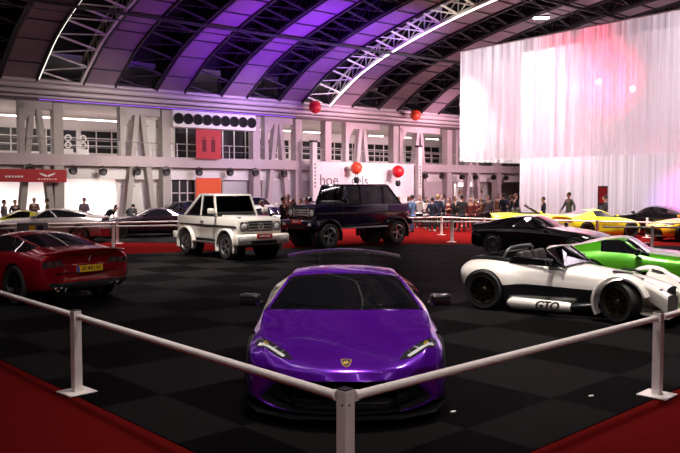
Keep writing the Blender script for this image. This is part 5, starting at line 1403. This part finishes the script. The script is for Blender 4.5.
# overhead lamps of the hall
for (x, y), e in (((0.3, 7.5), 130), ((3.8, 11.5), 260), ((-4.5, 19), 460), ((2, 24), 110), ((7, 21), 90), ((10, 30), 900), ((-9, 28), 180), ((5, 33), 500), ((-6.5, 12.5), 30)):
    area('hall_lamp', (x, y, 10.2), (x, y + .8, 0), e, 1.2, (1, .90, .84), spread=70)
for t, e in ((-12, 1100), (-4, 1200), (4, 1200), (12, 800)):
    area('aisle_lamp', hall(t, 9, 9.2), hall(t, 11, 0), e, 1.5, (1, .86, .84), spread=90)
# unseen fill spots, added to brighten the near posts and the car fronts
for loc, tgt, e, an in (((1.5, -2.5, 9), (.2, 5.8, .6), 950, 32), ((-2.5, 2.5, 9), (-4.6, 13.4, .6), 1700, 26), ((-2, 16, 10), (.5, 26.5, 1.2), 1500, 26), ((3, 3, 9.5), (3.6, 12, .5), 500, 26), ((-6, 13, 10), (-3.6, 22.5, 1), 500, 24)):
    spot('car_fill', loc, tgt, e, an, (1, .90, .84), .35, .7)
for u in (1.6, 5, 8.5, 12, 15.5):
    spot('truss_fill', hall(.5, u + .6, zroof(u) - 1.5), hall(.6, u, zroof(u) + 1), 140, 92, (1, .93, .82), .1, .5)  # extra unseen uplights, added to whiten the lit lattice
# gallery and stand light
for t in (-19, -12, -5, 2, 9, 16):
    area('gallery_lamp', hall(t, -4.5, 6.1), hall(t, -4.5, 0), 200, 4, (1, .92, .88), spread=170)
    area('stand_lamp', hall(t, -3.2, 3.2), hall(t, -4.6, 0), 1100 if t < -4 else 500, 4, (1, .95, .92) if t < 0 else (1, .80, .84), spread=140)
    area('facade_fill', hall(t, 9, 5.4), hall(t, 0, 2.6), 42 if t < -14 else 150, 2, (1, .86, .80) if t < -10 else ((.92, .74, .95) if t < 2 else (1., .66, .76)), spread=80)  # facade one: added fill afloat in the hall, brightens the gallery front
spot('banner_fill', hall(tx(366), 9, 6.2), hall(tx(366),   .7, 3.2), 2200, 40, (1, .94, .94), .3, .6)  # added fill, no real fixture here; whitens the banner
spot('panel_fill', hall(tx(141), 9, 6.2), hall(tx(141), 0, 3.4), 420, 34, (1, .95, .90), .3, .6)  # unseen fill put in to brighten the white panels
for t, e, c in ((-14, 22, (1, .85, .82)), (-5, 60, (.8, .5, 1)), (3, 110, (1, .55, .70)), (11, 150, (1, .55, .70))):
    area('beam_fill', hall(t, 6, 5.6), hall(t, .2, 7.2), e, 1.5, c, spread=80)  # added coloured fill for beams and pipes, no fixture behind it
# inside the curtain ring
area('stage_top', cpt(4, 6) + V((0, 0, 9.4)), cpt(2.5, 2) + V((0, 0, 4)), 1100, 5, (1, .88, .95), spread=140)
area('stage_top', cpt(16, 6) + V((0, 0, 9.4)), cpt(14.5, 2) + V((0, 0, 4)), 1000, 5, (1, .84, .96), spread=140)
area('stage_floor', cpt(9, 6) + V((0, 0, .4)), cpt(9, 4) + V((0, 0, 8)), 420, 6, (1, .86, .95))
spot('stage_red', cpt(9, 8) + V((0, 0, 5)), cpt(8.2, 0) + V((0, 0, 8.3)), 30000, 36, (1, .02, .10), .3, .9)
spot('stage_red', cpt(14, 8) + V((0, 0, 1.5)), cpt(13, 1.6) + V((0, 0, 1.8)), 3600, 40, (1, .02, .12), .3, .9)
spot('stage_pink', cpt(5, 8) + V((0, 0, 1)), cpt(5.5, 2.4) + V((0, 0, 6)), 2500, 60, (1, .22, .45), .3, .9)
spot('stage_violet', cpt(13, 8) + V((0, 0, 1.5)), cpt(12.2, 1.6) + V((0, 0, 1.2)), 2600, 40, (.4, .2, 1), .3, .9)

w = bpy.data.worlds.new('world'); SC.world = w; w.use_nodes = True
w.node_tree.nodes['Background'].inputs[0].default_value = (.004, .003, .005, 1)
SC.view_settings.view_transform = 'Standard'; SC.view_settings.look = 'None'; SC.view_settings.exposure = 0; SC.view_settings.gamma = 1; SC.view_settings.use_curve_mapping = False
SC.cycles.use_denoising = True
SC.cycles.max_bounces = 8; SC.cycles.transparent_max_bounces = 24; SC.cycles.sample_clamp_indirect = 6.
